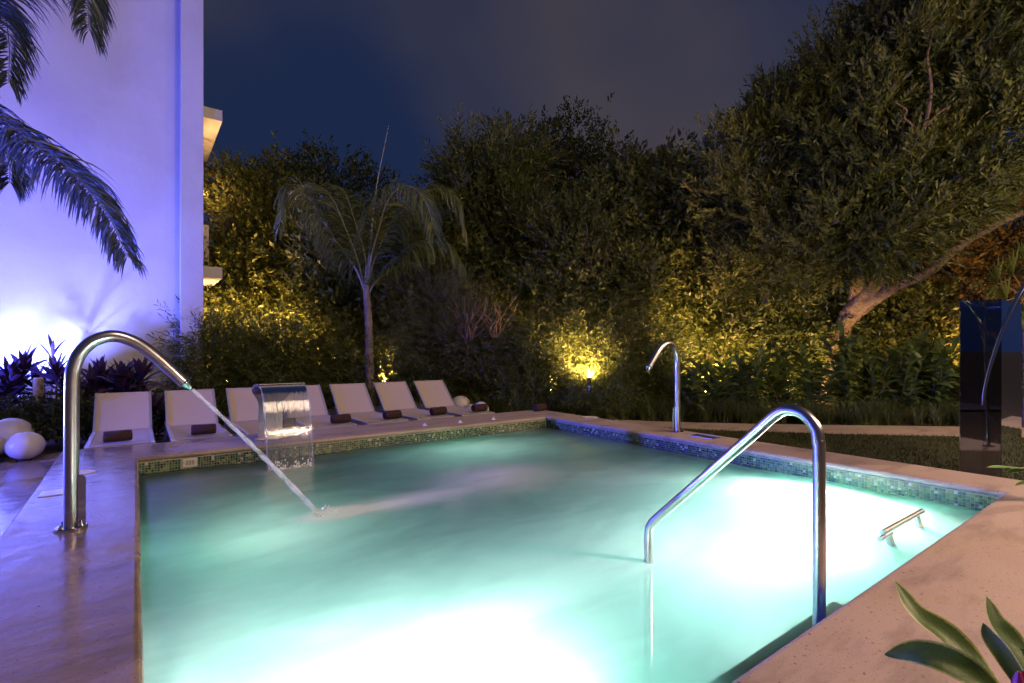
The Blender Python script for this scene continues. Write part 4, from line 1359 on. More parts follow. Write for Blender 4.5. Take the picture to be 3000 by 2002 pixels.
for (px_, py_, Y_, rx_, ry_, lab) in (
    (1110, 700, 14.6, 110, 110, 'dark thicket bush behind the bare orange twigs'),
    (960, 700, 14.8, 110, 110, 'dark thicket bush far behind the palm trunk, right side'),
    (800, 640, 14.8, 110, 120, 'dark thicket bush far behind the palm trunk, left side'),
    (1260, 760, 14.4, 110, 100, 'dark thicket bush behind the golden lit tree'),
    (1480, 740, 14.6, 120, 110, 'dark thicket bush behind the tree with upright shoots'),
    (1660, 620, 14.6, 120, 130, 'dark thicket bush left of and behind the spreading tree'),
    (1830, 680, 14.4, 120, 120, 'dark thicket bush behind the leaning trunk, left side'),
    (1990, 690, 14.2, 120, 110, 'dark thicket bush behind the leaning trunk, right side'),
    (2150, 560, 14.4, 130, 130, 'dark thicket bush far behind the right tree limb'),
    (2330, 680, 14.2, 130, 140, 'dark thicket bush far behind the fan palm')):
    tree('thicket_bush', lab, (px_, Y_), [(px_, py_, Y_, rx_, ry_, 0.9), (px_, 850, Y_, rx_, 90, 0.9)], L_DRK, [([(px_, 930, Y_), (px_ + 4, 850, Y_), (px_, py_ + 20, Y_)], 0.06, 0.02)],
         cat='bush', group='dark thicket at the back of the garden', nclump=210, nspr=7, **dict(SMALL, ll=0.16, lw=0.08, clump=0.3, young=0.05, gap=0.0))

# ---- narrow-leaved hedge shrubs behind the loungers and grass
hd = [(470, 830, 9.6, 52, 70, 'blue-tinted hedge shrub at the building corner behind the second lounger'),
      (545, 850, 9.8, 62, 75, 'hedge shrub behind the third lounger, second of the hedge from the building'),
      (635, 840, 9.9, 65, 75, 'hedge shrub directly behind the waterfall blade'),
      (722, 850, 10.2, 62, 70, 'hedge shrub behind the fourth lounger, left of the palm trunk'),
      (795, 845, 10.4, 58, 75, 'hedge shrub next to the palm trunk on its left'),
      (905, 850, 10.6, 60, 75, 'hedge shrub next to the palm trunk on its right'),
      (985, 855, 10.85, 62, 70, 'hedge shrub behind the rightmost lounger'),
      (1070, 850, 10.95, 60, 75, 'hedge shrub behind the far white globes'),
      (1150, 840, 10.8, 58, 85, 'hedge shrub in shade right of the far white globes'),
      (1222, 840, 10.6, 50, 85, 'hedge shrub behind the far pool corner, golden at its right side'),
      (1295, 815, 10.7, 36, 75, 'golden lit hedge shrub just left of the visible garden lamp'),
      (1395, 865, 10.4, 22, 70, 'dark narrow shrub standing in front of the glow, right of the visible lamp'),
      (1335, 968, 9.75, 16, 28, 'small dark tuft of a shrub just below the glaring lamp, left side'),
      (1374, 962, 9.75, 15, 34, 'small dark tuft of a shrub just below the glaring lamp, right side'),
      (1432, 820, 10.9, 42, 80, 'brightest golden hedge shrub right of the visible garden lamp'),
      (1505, 850, 10.7, 50, 80, 'hedge shrub left of the far arched spout')]
for (px_, py_, Y_, rx_, ry_, lab) in hd:
    b = at(px_, HOR, Y_)
    tree('hedge_shrub', lab, (px_, Y_), [(px_, py_, Y_, rx_, ry_, 0.55), (px_ + 8, py_ - 45, Y_ + 0.1, rx_ * 0.75, 45, 0.45), (px_ - 5, py_ + 55, Y_ - 0.05, rx_, 45, 0.5)], L_BAM,
         [([(px_, 945, Y_), (px_ + 3, 880, Y_), (px_ - 2, py_ - 20, Y_)], 0.025, 0.012)], cat='shrub', group='narrow-leaved hedge shrubs behind the pool', nclump=150, nspr=8, L=0.26, k=9, ll=0.115, lw=0.017, ang=55, droop=0.15, clump=0.17, inner=0.3, up=0.3)

# ---- border grass
def blades(P, h, w, spread, segs=3):
    """arching blades from ground points"""
    n = len(P)
    a = rng.random(n) * 6.283
    d = np.stack([np.cos(a), np.sin(a), np.zeros(n)], 1)
    s = np.stack([-np.sin(a), np.cos(a), np.zeros(n)], 1)
    H = h * (0.55 + 0.65 * rng.random(n))[:, None]; sp = spread * (0.3 + rng.random(n))[:, None]
    rows = []
    for k in range(segs + 1):
        t = k / segs
        c = P + d * sp * t ** 1.7 + U3 * H * (t - 0.28 * t ** 3)
        wd = w * (1 - t * 0.92) * (0.7 + 0.6 * t if t < 0.5 else 1)
        rows.append(np.stack([c - s * wd / 2, c + s * wd / 2], 1))
    V = np.stack(rows, 1).reshape(n, -1, 3)
    F = np.array([(2 * k, 2 * k + 1, 2 * k + 3, 2 * k + 2) for k in range(segs)])
    F = (np.arange(n)[:, None, None] * (2 * segs + 2) + F[None]).reshape(-1, 4)
    return V.reshape(-1, 3), F
def grass_band(name, label, pts, n, h, tuft=26):
    pts = [np.array(p) for p in pts]
    nt_ = n // tuft
    u = rng.random(nt_) * (len(pts) - 1); i = np.minimum(u.astype(int), len(pts) - 2); f = (u - i)[:, None]
    A = np.array(pts)
    C = A[i] * (1 - f) + A[i + 1] * f
    Yd = C[:, 1:2] + rng.random((nt_, 1)) * C[:, 2:3]
    X = (C[:, :1] - PCX) / FPX * Yd
    G = np.array([CX, CY]) + X * R2 + Yd * F2
    G = np.repeat(G, tuft, 0) + rng.normal(0, 0.035, (nt_ * tuft, 2))
    P = np.concatenate([G, np.full((len(G), 1), ZD - 0.05)], 1)
    V, F = blades(P, h * 1.12, 0.013, 0.40)
    tag(np_mesh(name, V, F, L_GRA), label, 'grass', kind='stuff')
grass_band('border_grass', 'strappy green border grass along the planting bed', [(1090, 9.75, 0.7), (1200, 9.6, 0.8), (1350, 9.55, 0.8), (1500, 9.6, 0.8), (1600, 9.5, 0.5), (1750, 9.3, 0.45), (1950, 9.1, 0.45), (2210, 8.95, 0.45), (2400, 8.9, 0.4)], 7600, 0.52, tuft=34)

# ---- broad leaf builder (cordyline, ginger, palms, foreground leaves)
def broad(base, dirv, L, w, bend, seg=7, across=2, fold=0.25, twist=0.0, shape=0.45, wav=0.0):
    """one curved leaf: returns verts, faces, uv; bends towards the ground"""
    base = np.array(base, float); d = np.array(dirv, float); d /= np.linalg.norm(d)
    side = np.cross(d, U3)
    side = side / np.linalg.norm(side) if np.linalg.norm(side) > 1e-4 else np.array([1.0, 0, 0])
    c, s_ = math.cos(twist), math.sin(twist)
    nrm = np.cross(side, d)
    side, nrm = side * c + nrm * s_, nrm * c - side * s_
    V, UVs, F = [], [], []
    p = base.copy(); dd = d.copy()
    for k in range(seg + 1):
        t = k / seg
        prof = math.sin(math.pi * min(1, (t / shape) * 0.5 if t < shape else 0.5 + (t - shape) / (1 - shape) * 0.5)) ** 0.8
        wd = w * max(0.03, prof)
        nn_ = np.cross(side, dd)
        for j in range(across + 1):
            q = j / across * 2 - 1
            V.append(p + side * q * wd / 2 + nn_ * (abs(q) * fold * wd / 2 + wav * math.sin(t * 19 + q * 2) * abs(q) * w))
            UVs.append(((q + 1) / 2, t))
        dd = dd + np.array([0, 0, -bend / seg * (0.4 + 1.3 * t)])
        dd /= np.linalg.norm(dd)
        p = p + dd * L / seg
    n1_ = across + 1
    for k in range(seg):
        for j in range(across):
            a = k * n1_ + j
            F.append((a, a + 1, a + n1_ + 1, a + n1_))
    return np.array(V), np.array(F), np.array(UVs)

class Leaves:
    def __init__(self): self.V, self.F, self.U, self.n = [], [], [], 0
    def add(self, vfu):
        V, F, U_ = vfu
        self.V.append(V); self.F.append(F + self.n); self.U.append(U_); self.n += len(V)
    def build(self, name, m, parent):
        V = np.concatenate(self.V) - np.array(parent.location)
        return np_mesh(name, V, np.concatenate(self.F), m, parent, np.concatenate(self.U), True)

def cordyline(px, py, Y, label, h=None, n=22, L=0.42):
    top = at(px, py, Y)
    t = thing('cordyline', label, 'plant', (top.x, top.y, ZD - 0.05), 0, 'dark red cordylines at the wall foot')
    for s in range(3):
        dx, dy = (0, 0) if s == 0 else (random.uniform(-0.16, 0.16), random.uniform(-0.16, 0.16))
        z1 = top.z - L * 0.75 - (0 if s == 0 else random.uniform(0.12, 0.38))
        q = MB(); q.tube([(dx * 0.4, dy * 0.4, 0), (dx, dy, (z1 - ZD) * 0.5), (dx, dy, z1 - ZD + 0.1)], [0.016, 0.014, 0.011], 7); q.build('stem', M['twig'], t, True)
        for k in range(n):
            el = math.radians(82 - 78 * (k / n) + random.uniform(-8, 8)); az = k * 2.39996 + random.uniform(-.3, .3)
            d = (math.cos(el) * math.cos(az), math.cos(el) * math.sin(az), math.sin(el))
            lf = Leaves()
            lf.add(broad((top.x + dx, top.y + dy, z1 + 0.06 - 0.12 * k / n), d, L * random.uniform(0.75, 1.1), 0.088 * random.uniform(0.8, 1.1), random.uniform(0.25, 0.75), fold=0.35, twist=random.uniform(-.5, .5)))
            lf.build('leaf', L_COR, t)
for a in ((20, 838, 7.4, 'dark cordyline at the left edge in front of the white hot spot'),
          (55, 815, 7.6, 'tall cordyline with upright blue-lit leaves left of the short post'),
          (130, 826, 7.5, 'cordyline just right of the short post, left of the cannon pipe'),
          (212, 850, 7.5, 'cordyline just right of the cannon pipe'),
          (232, 836, 7.7, 'cordyline under the cannon arch, above the leftmost lounger'),
          (278, 835, 7.5, 'cordyline with two spiky heads behind the leftmost lounger'),
          (322, 828, 7.6, 'tallest dark red cordyline between the first two loungers'),
          (345, 905, 7.4, 'low dark cordyline in the gap between the first two loungers')):
    cordyline(*a)
q0 = at(88, 945, 7.15)
pt = thing('garden_post', 'short pale post standing among the cordylines at the left', 'post', (q0.x, q0.y, ZD - 0.05))
q = MB(); q.lathe((0, 0, 0), [(0.058, 0), (0.058, at(88, 862, 7.15).z - ZD), (0.050, at(88, 862, 7.15).z - ZD + 0.012)], 18); q.build('shaft', M['wood'], pt, True)
q = MB(); q.lathe((0, 0, at(88, 862, 7.15).z - ZD + 0.012), [(0.05, 0), (0.045, 0.006)], 18); q.build('cap', M['plate'], pt, True)

sap = thing('shadow_sapling', 'thin stem added close to the bright spot on the wall to cast a tall shadow', 'shadow_sapling', (-1.20, 4.86, ZD - 0.05))  # added to throw the tall shadow onto the flooded wall
q = MB(); q.tube(smooth_path([(0, 0, 0), (0.0, 0.0, 0.75), (0.04, 0.02, 1.0), (0.13, 0.05, 1.32)], 5), [0.05 - 0.0026 * k for k in range(16)], 9); q.build('stem', M['bark'], sap, True)
for k in range(7):
    a_ = k * 2.4
    lf = Leaves(); lf.add(broad((-1.08, 4.905, ZD - 0.05 + 1.15 + 0.025 * k), (0.5 * math.cos(a_), 0.25 * math.sin(a_), 0.8), 0.34, 0.05, 0.6, fold=0.3)); lf.build('leaf', L_COR, sap)

# low clipped shrubs in front of the cordylines
for (px_, Y_, rx_, lab) in ((-10, 6.95, 60, 'low small-leaved shrub behind the left globes'), (85, 7.0, 55, 'low small-leaved shrub between the globes and the short post'), (150, 7.05, 50, 'low small-leaved shrub left of the leftmost lounger'), (350, 7.5, 40, 'low dark shrub behind the gap of the first two loungers')):
    tree('low_shrub', lab, (px_, Y_), [(px_, 985, Y_, rx_, 48, 0.35), (px_ + 10, 1020, Y_ - 0.1, rx_, 40, 0.3)], L_HED, [([(px_, 1050, Y_), (px_, 1010, Y_), (px_, 985, Y_)], 0.015, 0.008)], cat='shrub', group='low shrubs at the wall foot',
         nclump=130, nspr=7, L=0.14, k=8, ll=0.058, lw=0.026, ang=55, up=0.6, clump=0.10)

def ginger(px, py, Y, label, canes=9, L=0.38):
    top = at(px, py, Y)
    t = thing('ginger_plant', label, 'plant', (top.x, top.y, ZD - 0.05), 0, 'shell ginger plants along the path')
    H = top.z - ZD
    for c in range(canes):
        az = random.uniform(0, 6.28); ln = random.uniform(0.05, 0.42); hh = H * random.uniform(0.62, 1.02)
        bx, by_ = random.uniform(-.22, .22), random.uniform(-.22, .22)
        pts = [Vector((bx, by_, 0)), Vector((bx + ln * .35 * math.cos(az), by_ + ln * .35 * math.sin(az), hh * .5)), Vector((bx + ln * math.cos(az), by_ + ln * math.sin(az), hh))]
        sp = smooth_path(pts, 6)
        q = MB(); q.tube(sp, [0.010 - 0.005 * k / len(sp) for k in range(len(sp))], 6); q.build('cane', M['twig'] if c % 3 == 0 else L_GIN, t, True)
        side_az = az + random.uniform(-.6, .6)
        for k in range(3, len(sp)):
            for s in (0, 1):
                a_ = side_az + math.pi * s + random.uniform(-.5, .5)
                el = math.radians(random.uniform(-5, 45) + 25 * (k / len(sp)))
                d = (math.cos(el) * math.cos(a_), math.cos(el) * math.sin(a_), math.sin(el))
                lf = Leaves()
                lf.add(broad(np.array(sp[k]) + np.array(t.location), d, L * random.uniform(0.7, 1.1), 0.095 * random.uniform(0.8, 1.15), random.uniform(0.5, 1.2), seg=6, fold=0.3, twist=random.uniform(-.6, .6), wav=0.03))
                lf.build('leaf', L_GIN, t)
gl_ = [(1592, 830, 9.9, 'ginger plant right behind the far arched spout'), (1655, 840, 10.0, 'ginger plant with drooping leaves, second right of the far spout'), (1720, 815, 9.9, 'ginger plant above the handrail top, left of it'),
       (1790, 800, 10.0, 'tall ginger plant directly above the handrail arch'), (1862, 790, 9.9, 'ginger plant right of the handrail arch'), (1925, 765, 10.0, 'tall ginger plant in front of the leaning trunk'),
       (2000, 790, 9.9, 'ginger plant right of the leaning trunk foot'), (2065, 800, 9.8, 'ginger plant midway between leaning trunk and glass column'), (2125, 790, 9.8, 'ginger plant second left of the glass column'), (2178, 775, 9.7, 'ginger plant touching the left side of the glass column'), (2320, 790, 9.6, 'ginger plant seen through the right of the glass column')]
for a in gl_:
    ginger(*a)

# ---- palms
def frond(t, rach, r0, ll, n, m, droop=1.6, fall=0.75, w=0.022, name='frond'):
    """rachis points (world); long leaflets hanging from both sides"""
    sp = smooth_path(rach, 8)
    k0 = len(sp)
    fr = bpy.data.objects.new(name, None)
    q = MB(); q.tube([p - t.location for p in sp], [max(0.003, r0 * (1 - 0.85 * k / (k0 - 1))) for k in range(k0)], 7)
    ro_ = q.build(name, m[1], t, True)
    lf = Leaves()
    for i in range(n):
        f = 0.16 + 0.84 * i / (n - 1)
        x = f * (k0 - 1); k = min(int(x), k0 - 2); p = sp[k].lerp(sp[k + 1], x - k)
        tg = (sp[k + 1] - sp[k]).normalized()
        s = tg.cross(Vector((0, 0, 1)))
        s = s.normalized() if s.length > 1e-3 else Vector((1, 0, 0))
        for sd_ in (-1, 1):
            d = s * sd_ * random.uniform(0.55, 1.0) + tg * random.uniform(0.35, 0.8) + Vector((0, 0, random.uniform(-0.1, 0.45)))
            L = ll * (0.45 + 0.55 * math.sin(math.pi * min(1, 0.15 + f * 0.85))) * random.uniform(0.85, 1.12)
            lf.add(broad(p, d, L, w * random.uniform(0.8, 1.2), droop * random.uniform(0.7, 1.3), seg=6, across=1, fold=0, twist=random.uniform(-1.4, 1.4), shape=0.3))
    V = np.concatenate(lf.V) - np.array(t.location)
    np_mesh('leaflets', V, np.concatenate(lf.F), m[0], ro_, None, True)
L_PALMD = leaf_mat('leaf_palm_dark', (0.045, 0.062, 0.060), (0.10, 0.125, 0.125), 0.32)
PMD = (L_PALMD, mat('palm_rachis_dark', (0.10, 0.10, 0.06), 0.4))
PMG = (L_PALM, mat('palm_rachis', (0.22, 0.21, 0.13), 0.4))
Yp = 10.0
pb = at(848, HOR, Yp); pb.z = ZD - 0.05
palm = thing('palm_tree', 'slender young palm behind the loungers, drooping fronds and one upright spear', 'palm', pb)
tp = [at(849, 940, Yp), at(849, 900, Yp), at(847, 800, Yp), at(846, 740, Yp), at(842, 680, Yp), at(841, 650, Yp)]
tp[0].z = ZD - 0.05
sp = smooth_path(tp, 8)
q = MB(); q.tube([p - pb for p in sp], [(0.105 if k < 9 else 0.092) * (1 - 0.36 * k / len(sp)) + 0.005 * math.sin(k * 2.2) for k in range(len(sp))], 16); q.build('trunk', M['palmbark'], palm, True)
q = MB(); q.tube([at(842, 690, Yp) - pb, at(841, 655, Yp) - pb, at(843, 610, Yp) - pb], [0.063, 0.055, 0.03], 14); q.build('crownshaft', PMG[1], palm, True)
def P_(*l): return [at(x, y, Yp + d) for x, y, d in l]
frond(palm, P_((838, 670, 0), (815, 615, -0.05), (775, 560, -0.1), (735, 495, -0.2), (700, 445, -0.3), (662, 445, -0.4), (640, 520, -0.5)), 0.022, 0.95, 150, PMG, w=0.024, droop=2.8)
frond(palm, P_((839, 665, 0), (822, 600, 0.2), (795, 530, 0.35), (765, 460, 0.5), (735, 430, 0.7), (700, 440, 0.9)), 0.020, 0.95, 130, PMG, w=0.024, droop=2.8)
frond(palm, P_((841, 660, 0), (838, 590, 0.3), (815, 510, 0.6), (790, 440, 0.9), (760, 425, 1.2)), 0.018, 0.85, 110, PMG, w=0.024, droop=2.8)
frond(palm, P_((843, 660, 0), (852, 590, -0.1), (868, 530, -0.25), (890, 460, -0.4), (930, 425, -0.6), (975, 460, -0.8), (1000, 540, -0.9)), 0.022, 0.9, 140, PMG, w=0.024, droop=2.8)
frond(palm, P_((844, 662, 0), (858, 600, 0.2), (885, 540, 0.4), (925, 480, 0.5), (990, 435, 0.6), (1045, 455, 0.6), (1068, 530, 0.6)), 0.022, 1.05, 160, PMG, w=0.024, droop=2.8)
frond(palm, P_((846, 672, 0), (870, 630, 0.1), (910, 590, 0.2), (960, 560, 0.3), (1020, 560, 0.4), (1062, 610, 0.4)), 0.018, 0.9, 130, PMG, w=0.024, droop=2.8)
frond(palm, P_((846, 676, 0), (860, 650, -0.1), (885, 628, -0.2), (918, 610, -0.3), (950, 605, -0.4)), 0.014, 0.55, 60, PMG, w=0.03)
q = MB(); q.tube([p - pb for p in smooth_path(P_((842, 650, 0), (852, 540, 0), (864, 430, 0), (892, 288, 0)), 6)], [0.030 * (1 - 0.85 * k / 18) for k in range(19)], 7); q.build('spear_leaf', PMG[1], palm, True)

Yq = 5.4
lpb = at(-190, HOR, Yq); lpb.z = ZD
lpalm = thing('leaning_palm', 'palm outside the left edge whose dark fronds hang across the blue wall', 'palm', lpb)
q = MB(); q.tube([p - lpb for p in smooth_path([lpb, at(-185, 600, Yq), at(-165, 300, Yq), at(-150, 120, Yq)], 6)], [0.13 - 0.003 * k for k in range(19)], 14); q.build('trunk', M['palmbark'], lpalm, True)
def Q_(*l): return [at(x, y, Yq + d) for x, y, d in l]
frond(lpalm, Q_((-150, 150, 0), (-90, 200, -0.1), (0, 270, -0.2), (90, 335, -0.25), (170, 400, -0.3), (245, 490, -0.3), (292, 590, -0.3)), 0.018, 0.66, 300, PMD, droop=1.9, w=0.021)
frond(lpalm, Q_((-150, 140, 0), (-100, 30, -0.1), (0, -70, -0.2), (110, -95, -0.2), (190, -40, -0.2), (205, 70, -0.2)), 0.018, 0.62, 260, PMD, droop=1.9, w=0.021)
frond(lpalm, Q_((-150, 140, 0), (-110, 20, 0.1), (-60, -30, 0.2), (0, 0, 0.3), (20, 90, 0.3), (20, 190, 0.3)), 0.016, 0.58, 220, PMD, droop=1.6, w=0.020)
frond(lpalm, Q_((-150, 150, 0), (-110, 170, 0.2), (-60, 220, 0.3), (-10, 290, 0.4), (20, 370, 0.4), (22, 420, 0.4)), 0.015, 0.56, 200, PMD, droop=1.6, w=0.020)
frond(lpalm, Q_((-150, 140, 0), (-140, 0, 0.4), (-60, -160, 0.7), (60, -190, 0.9), (120, -120, 1.0)), 0.015, 0.58, 160, PMD, droop=1.6, w=0.020)

# fan palm at the right edge
fp = at(2360, HOR, 8.6); fp.z = ZD - 0.05
fan = thing('fan_palm', 'fan palm with pale pleated leaves at the right edge above the glass column', 'palm', fp)
q = MB(); q.tube([(0, 0, 0), (0.03, 0, 0.7), (0.02, 0.03, at(2350, 690, 8.6).z - fp.z)], [0.09, 0.07, 0.06], 10); q.build('trunk', M['palmbark'], fan, True)
for (hx, hy, ax_, ay) in ((2325, 630, 0.2, 0.9), (2290, 650, -0.7, 0.6), (2350, 600, 0.5, 1.0), (2375, 650, 0.9, 0.4), (2310, 690, -0.6, -0.3), (2340, 700, 0.3, -0.8)):
    hub = at(hx, hy, 8.5)
    lf = Leaves()
    for k in range(22):
        a_ = math.radians(-110 + 220 * k / 21)
        base_ = math.atan2(ay, ax_)
        dv = R3 * math.cos(base_ + a_) + U3 * math.sin(base_ + a_) - F3 * 0.25
        lf.add(broad(hub, dv, 0.46 * random.uniform(0.85, 1.1), 0.036, 0.3, seg=4, across=1, fold=0, twist=random.uniform(-.3, .3), shape=0.35))
    o = lf.build('fan_leaf', L_YEL, fan)
    q = MB(); st = Vector((0.02, 0.03, at(2350, 690, 8.6).z - fp.z)); q.tube([st, st.lerp(hub - fp, 0.5) + Vector((0, 0, 0.05)), hub - fp], [0.012, 0.010, 0.008], 6); q.build('petiole', M['twig'], fan, True)

# ---- foreground plant at lower right, variegated leaves
def varieg():
    m = bpy.data.materials.new('leaf_variegated')
    m.use_nodes = True
    t = m.node_tree
    p = t.nodes['Principled BSDF']; o = t.nodes['Material Output']
    uv = nn(t, 'ShaderNodeTexCoord')
    s = nn(t, 'ShaderNodeSeparateXYZ'); t.links.new(uv.outputs['UV'], s.inputs[0])
    a = nn(t, 'ShaderNodeMath', operation='SUBTRACT'); a.inputs[1].default_value = 0.5; t.links.new(s.outputs[0], a.inputs[0])
    b = nn(t, 'ShaderNodeMath', operation='ABSOLUTE'); t.links.new(a.outputs[0], b.inputs[0])
    mp_ = nn(t, 'ShaderNodeMapping'); mp_.inputs['Scale'].default_value = (6, 26, 1); mp_.inputs['Rotation'].default_value = (0, 0, 0.35)
    t.links.new(uv.outputs['UV'], mp_.inputs[0])
    n = nn(t, 'ShaderNodeTexNoise'); n.inputs['Scale'].default_value = 1.6; n.inputs['Detail'].default_value = 4; t.links.new(mp_.outputs[0], n.inputs[0])
    ad_ = nn(t, 'ShaderNodeMath', operation='MULTIPLY_ADD'); ad_.inputs[1].default_value = 0.10; t.links.new(n.outputs[0], ad_.inputs[0]); t.links.new(b.outputs[0], ad_.inputs[2])
    r = nn(t, 'ShaderNodeMapRange'); r.inputs[1].default_value = 0.455; r.inputs[2].default_value = 0.50; t.links.new(ad_.outputs[0], r.inputs[0])
    g = nn(t, 'ShaderNodeMix', data_type='RGBA'); g.inputs[6].default_value = (0.055, 0.115, 0.022, 1); g.inputs[7].default_value = (0.110, 0.190, 0.038, 1)
    t.links.new(n.outputs[0], g.inputs[0])
    x = nn(t, 'ShaderNodeMix', data_type='RGBA'); x.inputs[7].default_value = (0.50, 0.52, 0.14, 1)
    t.links.new(r.outputs[0], x.inputs[0]); t.links.new(g.outputs[2], x.inputs[6])
    t.links.new(x.outputs[2], p.inputs['Base Color'])
    p.inputs['Roughness'].default_value = 0.48
    bp = nn(t, 'ShaderNodeBump'); bp.inputs['Strength'].default_value = 0.25; bp.inputs['Distance'].default_value = 0.004
    t.links.new(n.outputs[0], bp.inputs['Height']); t.links.new(bp.outputs[0], p.inputs['Normal'])
    tr = nn(t, 'ShaderNodeBsdfTranslucent'); t.links.new(x.outputs[2], tr.inputs[0])
    ms = nn(t, 'ShaderNodeMixShader'); ms.inputs[0].default_value = 0.25
    t.links.new(p.outputs[0], ms.inputs[1]); t.links.new(tr.outputs[0], ms.inputs[2]); t.links.new(ms.outputs[0], o.inputs[0])
    return m
M['varieg'] = varieg()
def curve_leaf(pts, w, par, lean=(0, 0, 1), fold=0.3, name='leaf', shape=0.5):
    """leaf along a survey curve"""
    sp = smooth_path(pts, 6); n_ = len(sp)
    V, F, U_ = [], [], []
    ln = Vector(lean)
    for k, p in enumerate(sp):
        t = k / (n_ - 1)
        tg = (sp[min(k + 1, n_ - 1)] - sp[max(k - 1, 0)]).normalized()
        s = tg.cross(ln).normalized(); nr = s.cross(tg)
        pr = math.sin(math.pi * (t / shape * 0.5 if t < shape else 0.5 + (t - shape) / (1 - shape) * 0.5)) ** 0.7
        wd = w * max(0.04, pr)
        for j in range(7):
            q = j / 3 - 1
            V.append(p + s * q * wd / 2 + nr * (abs(q) ** 1.5 * fold * wd / 2 + 0.004 * w / 0.08 * math.sin(t * 15 + q) * q * q) - par.location)
            U_.append(((q + 1) / 2, t))
    F = [(k * 7 + j, k * 7 + j + 1, k * 7 + j + 8, k * 7 + j + 7) for k in range(n_ - 1) for j in range(6)]
    return np_mesh(name, np.array([tuple(v) for v in V]), np.array(F), M['varieg'], par, np.array(U_), True)
fgb = at(2350, HOR, 0.95); fgb.z = -0.35
fg = thing('variegated_plant', 'green leaves with yellow margins reaching in at the lower right corner', 'plant', fgb)
s0 = at(2330, 1700, 1.05)
q = MB(); q.tube([(0, 0, 0), (s0 - fgb) * 0.5 + Vector((0.01, 0, 0.02)), s0 - fgb], [0.012, 0.010, 0.008], 8); q.build('stem', L_GIN, fg, True)
tl_ = -F3 * 0.7 + U3 * 0.6 - R3 * 0.2
curve_leaf([at(2325, 1640, 1.10), at(2250, 1540, 1.16), at(2170, 1460, 1.22), at(2095, 1400, 1.28), at(2050, 1330, 1.34)], 0.066, fg, tuple(-F3 * 0.9 + R3 * 0.25 + U3 * 0.3), 0.35)
curve_leaf([at(2345, 1660, 1.06), at(2260, 1570, 1.12), at(2180, 1520, 1.15), at(2105, 1497, 1.18), at(2030, 1502, 1.22)], 0.064, fg, tuple(U3 * 0.5 - F3 * 0.9), 0.3)
curve_leaf([at(2420, 1640, 1.04), at(2360, 1540, 1.08), at(2315, 1470, 1.12), at(2280, 1420, 1.14), at(2262, 1366, 1.17)], 0.055, fg, tuple(-F3 * 0.9 + R3 * 0.2 + U3 * 0.2), 0.35)
curve_leaf([at(2400, 1660, 1.0), at(2345, 1570, 1.03), at(2300, 1500, 1.05), at(2270, 1460, 1.07), at(2256, 1430, 1.08)], 0.034, fg, tuple(-F3 * 0.8 - R3 * 0.4), 0.3)
curve_leaf([at(2460, 1620, 1.02), at(2410, 1560, 1.02), at(2370, 1520, 1.02), at(2340, 1490, 1.02)], 0.05, fg, tuple(-F3 * 0.8 + U3 * 0.4), 0.3)
fm_ = mat('magenta_bract', (0.32, 0.02, 0.09), 0.5)
q = MB()
for k in range(9):
    a_ = k * 2.4
    c = at(2345 + 10 * math.cos(a_), 1560 + 3 * k, 0.98)
    q.lathe(c - fgb, [(0.002, -0.012), (0.010, 0.0), (0.003, 0.018)], 8)
q.build('flower', fm_, fg, True)
q = MB(); q.tube([(0, 0, 0), at(2348, 1590, 0.98) - fgb], [0.006, 0.005], 6); q.build('flower_stalk', L_GIN, fg, True)
f2b = at(2430, HOR, 3.35); f2b.z = ZD
fg2 = thing('edge_plant', 'leaf tips with yellow margins at the right edge beside the glass column foot', 'plant', f2b)
q = MB(); q.tube([(0, 0, 0), at(2430, 1110, 3.35) - f2b], [0.012, 0.009], 8); q.build('stem', L_GIN, fg2, True)
for pts, w in (([(2430, 1110), (2380, 1090), (2320, 1075), (2262, 1074)], 0.075), ([(2430, 1105), (2390, 1085), (2350, 1080), (2305, 1088)], 0.085), ([(2430, 1120), (2390, 1108), (2355, 1108), (2330, 1115)], 0.06), ([(2430, 1090), (2400, 1050), (2370, 1030), (2345, 1020)], 0.07)):
    curve_leaf([at(x, y, 3.3) for x, y in pts], w, fg2, (0, 0, 1), 0.3)

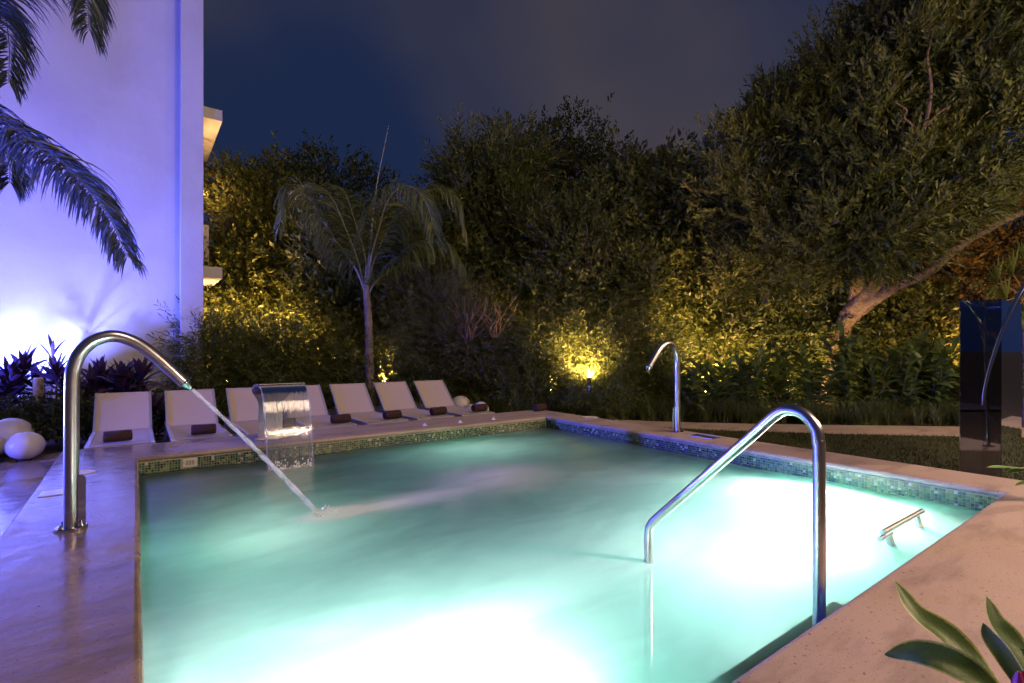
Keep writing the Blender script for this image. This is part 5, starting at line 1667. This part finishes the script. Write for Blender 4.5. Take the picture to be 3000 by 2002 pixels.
# ================================================================== GARDEN LAMPS
def spike(px, py, Y, aim, en, label, col=(1.0, 0.56, 0.20), spot=130, vis=True):
    c = at(px, py, Y)
    t = thing('garden_lamp', label, 'garden lamp', (c.x, c.y, ZD - 0.05), 0, 'warm garden spike lamps')
    a = (Vector(aim) - c).normalized()
    h = Vector((0, 0, c.z - ZD + 0.05))
    m = MB(); m.tube([(0, 0, 0), h], 0.012, 8); m.build('stake', M['darksteel'], t)
    m = MB(); m.tube([h - a * 0.08, h + a * 0.02, h + a * 0.03], [0.035, 0.045, 0.047], 14); m.build('housing', M['darksteel'], t, True)
    m = MB(); m.lathe(h + a * 0.034, [(0.01, -0.03), (0.034, -0.012), (0.034, 0.012), (0.01, 0.03)], 12); m.build('lens', M['lens_warm'], t, True)
    o = lamp('garden_glow', 'SPOT', c + a * 0.09, en, col, aim=aim, spot=spot, blend=0.8, radius=0.05)
    o.parent = t; o.matrix_parent_inverse = t.matrix_basis.inverted()
spike(1352, 872, 9.6, at(1345, 660, 11.6), 600, 'glaring garden lamp visible in the golden shrubs at the centre', spot=150)
spike(1262, 900, 11.0, at(1275, 660, 11.9), 520, 'assumed hidden garden lamp left of the glaring one, behind the hedge')  # assumed, unseen: widens the golden glow to the left
spike(1450, 900, 11.2, at(1440, 660, 12.2), 950, 'assumed hidden garden lamp right of the glaring one, behind the hedge')  # assumed, unseen: carries the golden glow further right
spike(1620, 905, 10.2, at(1620, 700, 11.8), 430, 'garden lamp behind the ginger leaves right of the far spout')
spike(1800, 925, 10.3, at(1790, 820, 11.6), 220, 'garden lamp low behind the ginger row above the handrail')
spike(1960, 898, 10.5, at(1900, 780, 12.2), 70, 'garden lamp behind gingers at the foot of the leaning trunk')
spike(2230, 840, 10.4, at(2260, 620, 12.2), 110, 'assumed garden lamp behind the glass column lighting the orange bushes', col=(1.0, 0.5, 0.16))  # assumed, unseen: added as source of the orange light here
spike(690, 905, 10.7, at(640, 600, 12.4), 1000, 'assumed hidden garden lamp behind the hedge left of the palm')  # assumed, unseen: added to brighten the trees left of the palm
spike(520, 880, 10.6, at(560, 560, 12.4), 420, 'assumed hidden garden lamp at the building corner behind the hedge')  # assumed, unseen: added to light the tree by the building
spike(880, 880, 10.7, at(930, 620, 12.0), 620, 'assumed hidden garden lamp behind the hedge right of the palm')  # assumed, unseen: added to light the small tree behind the palm
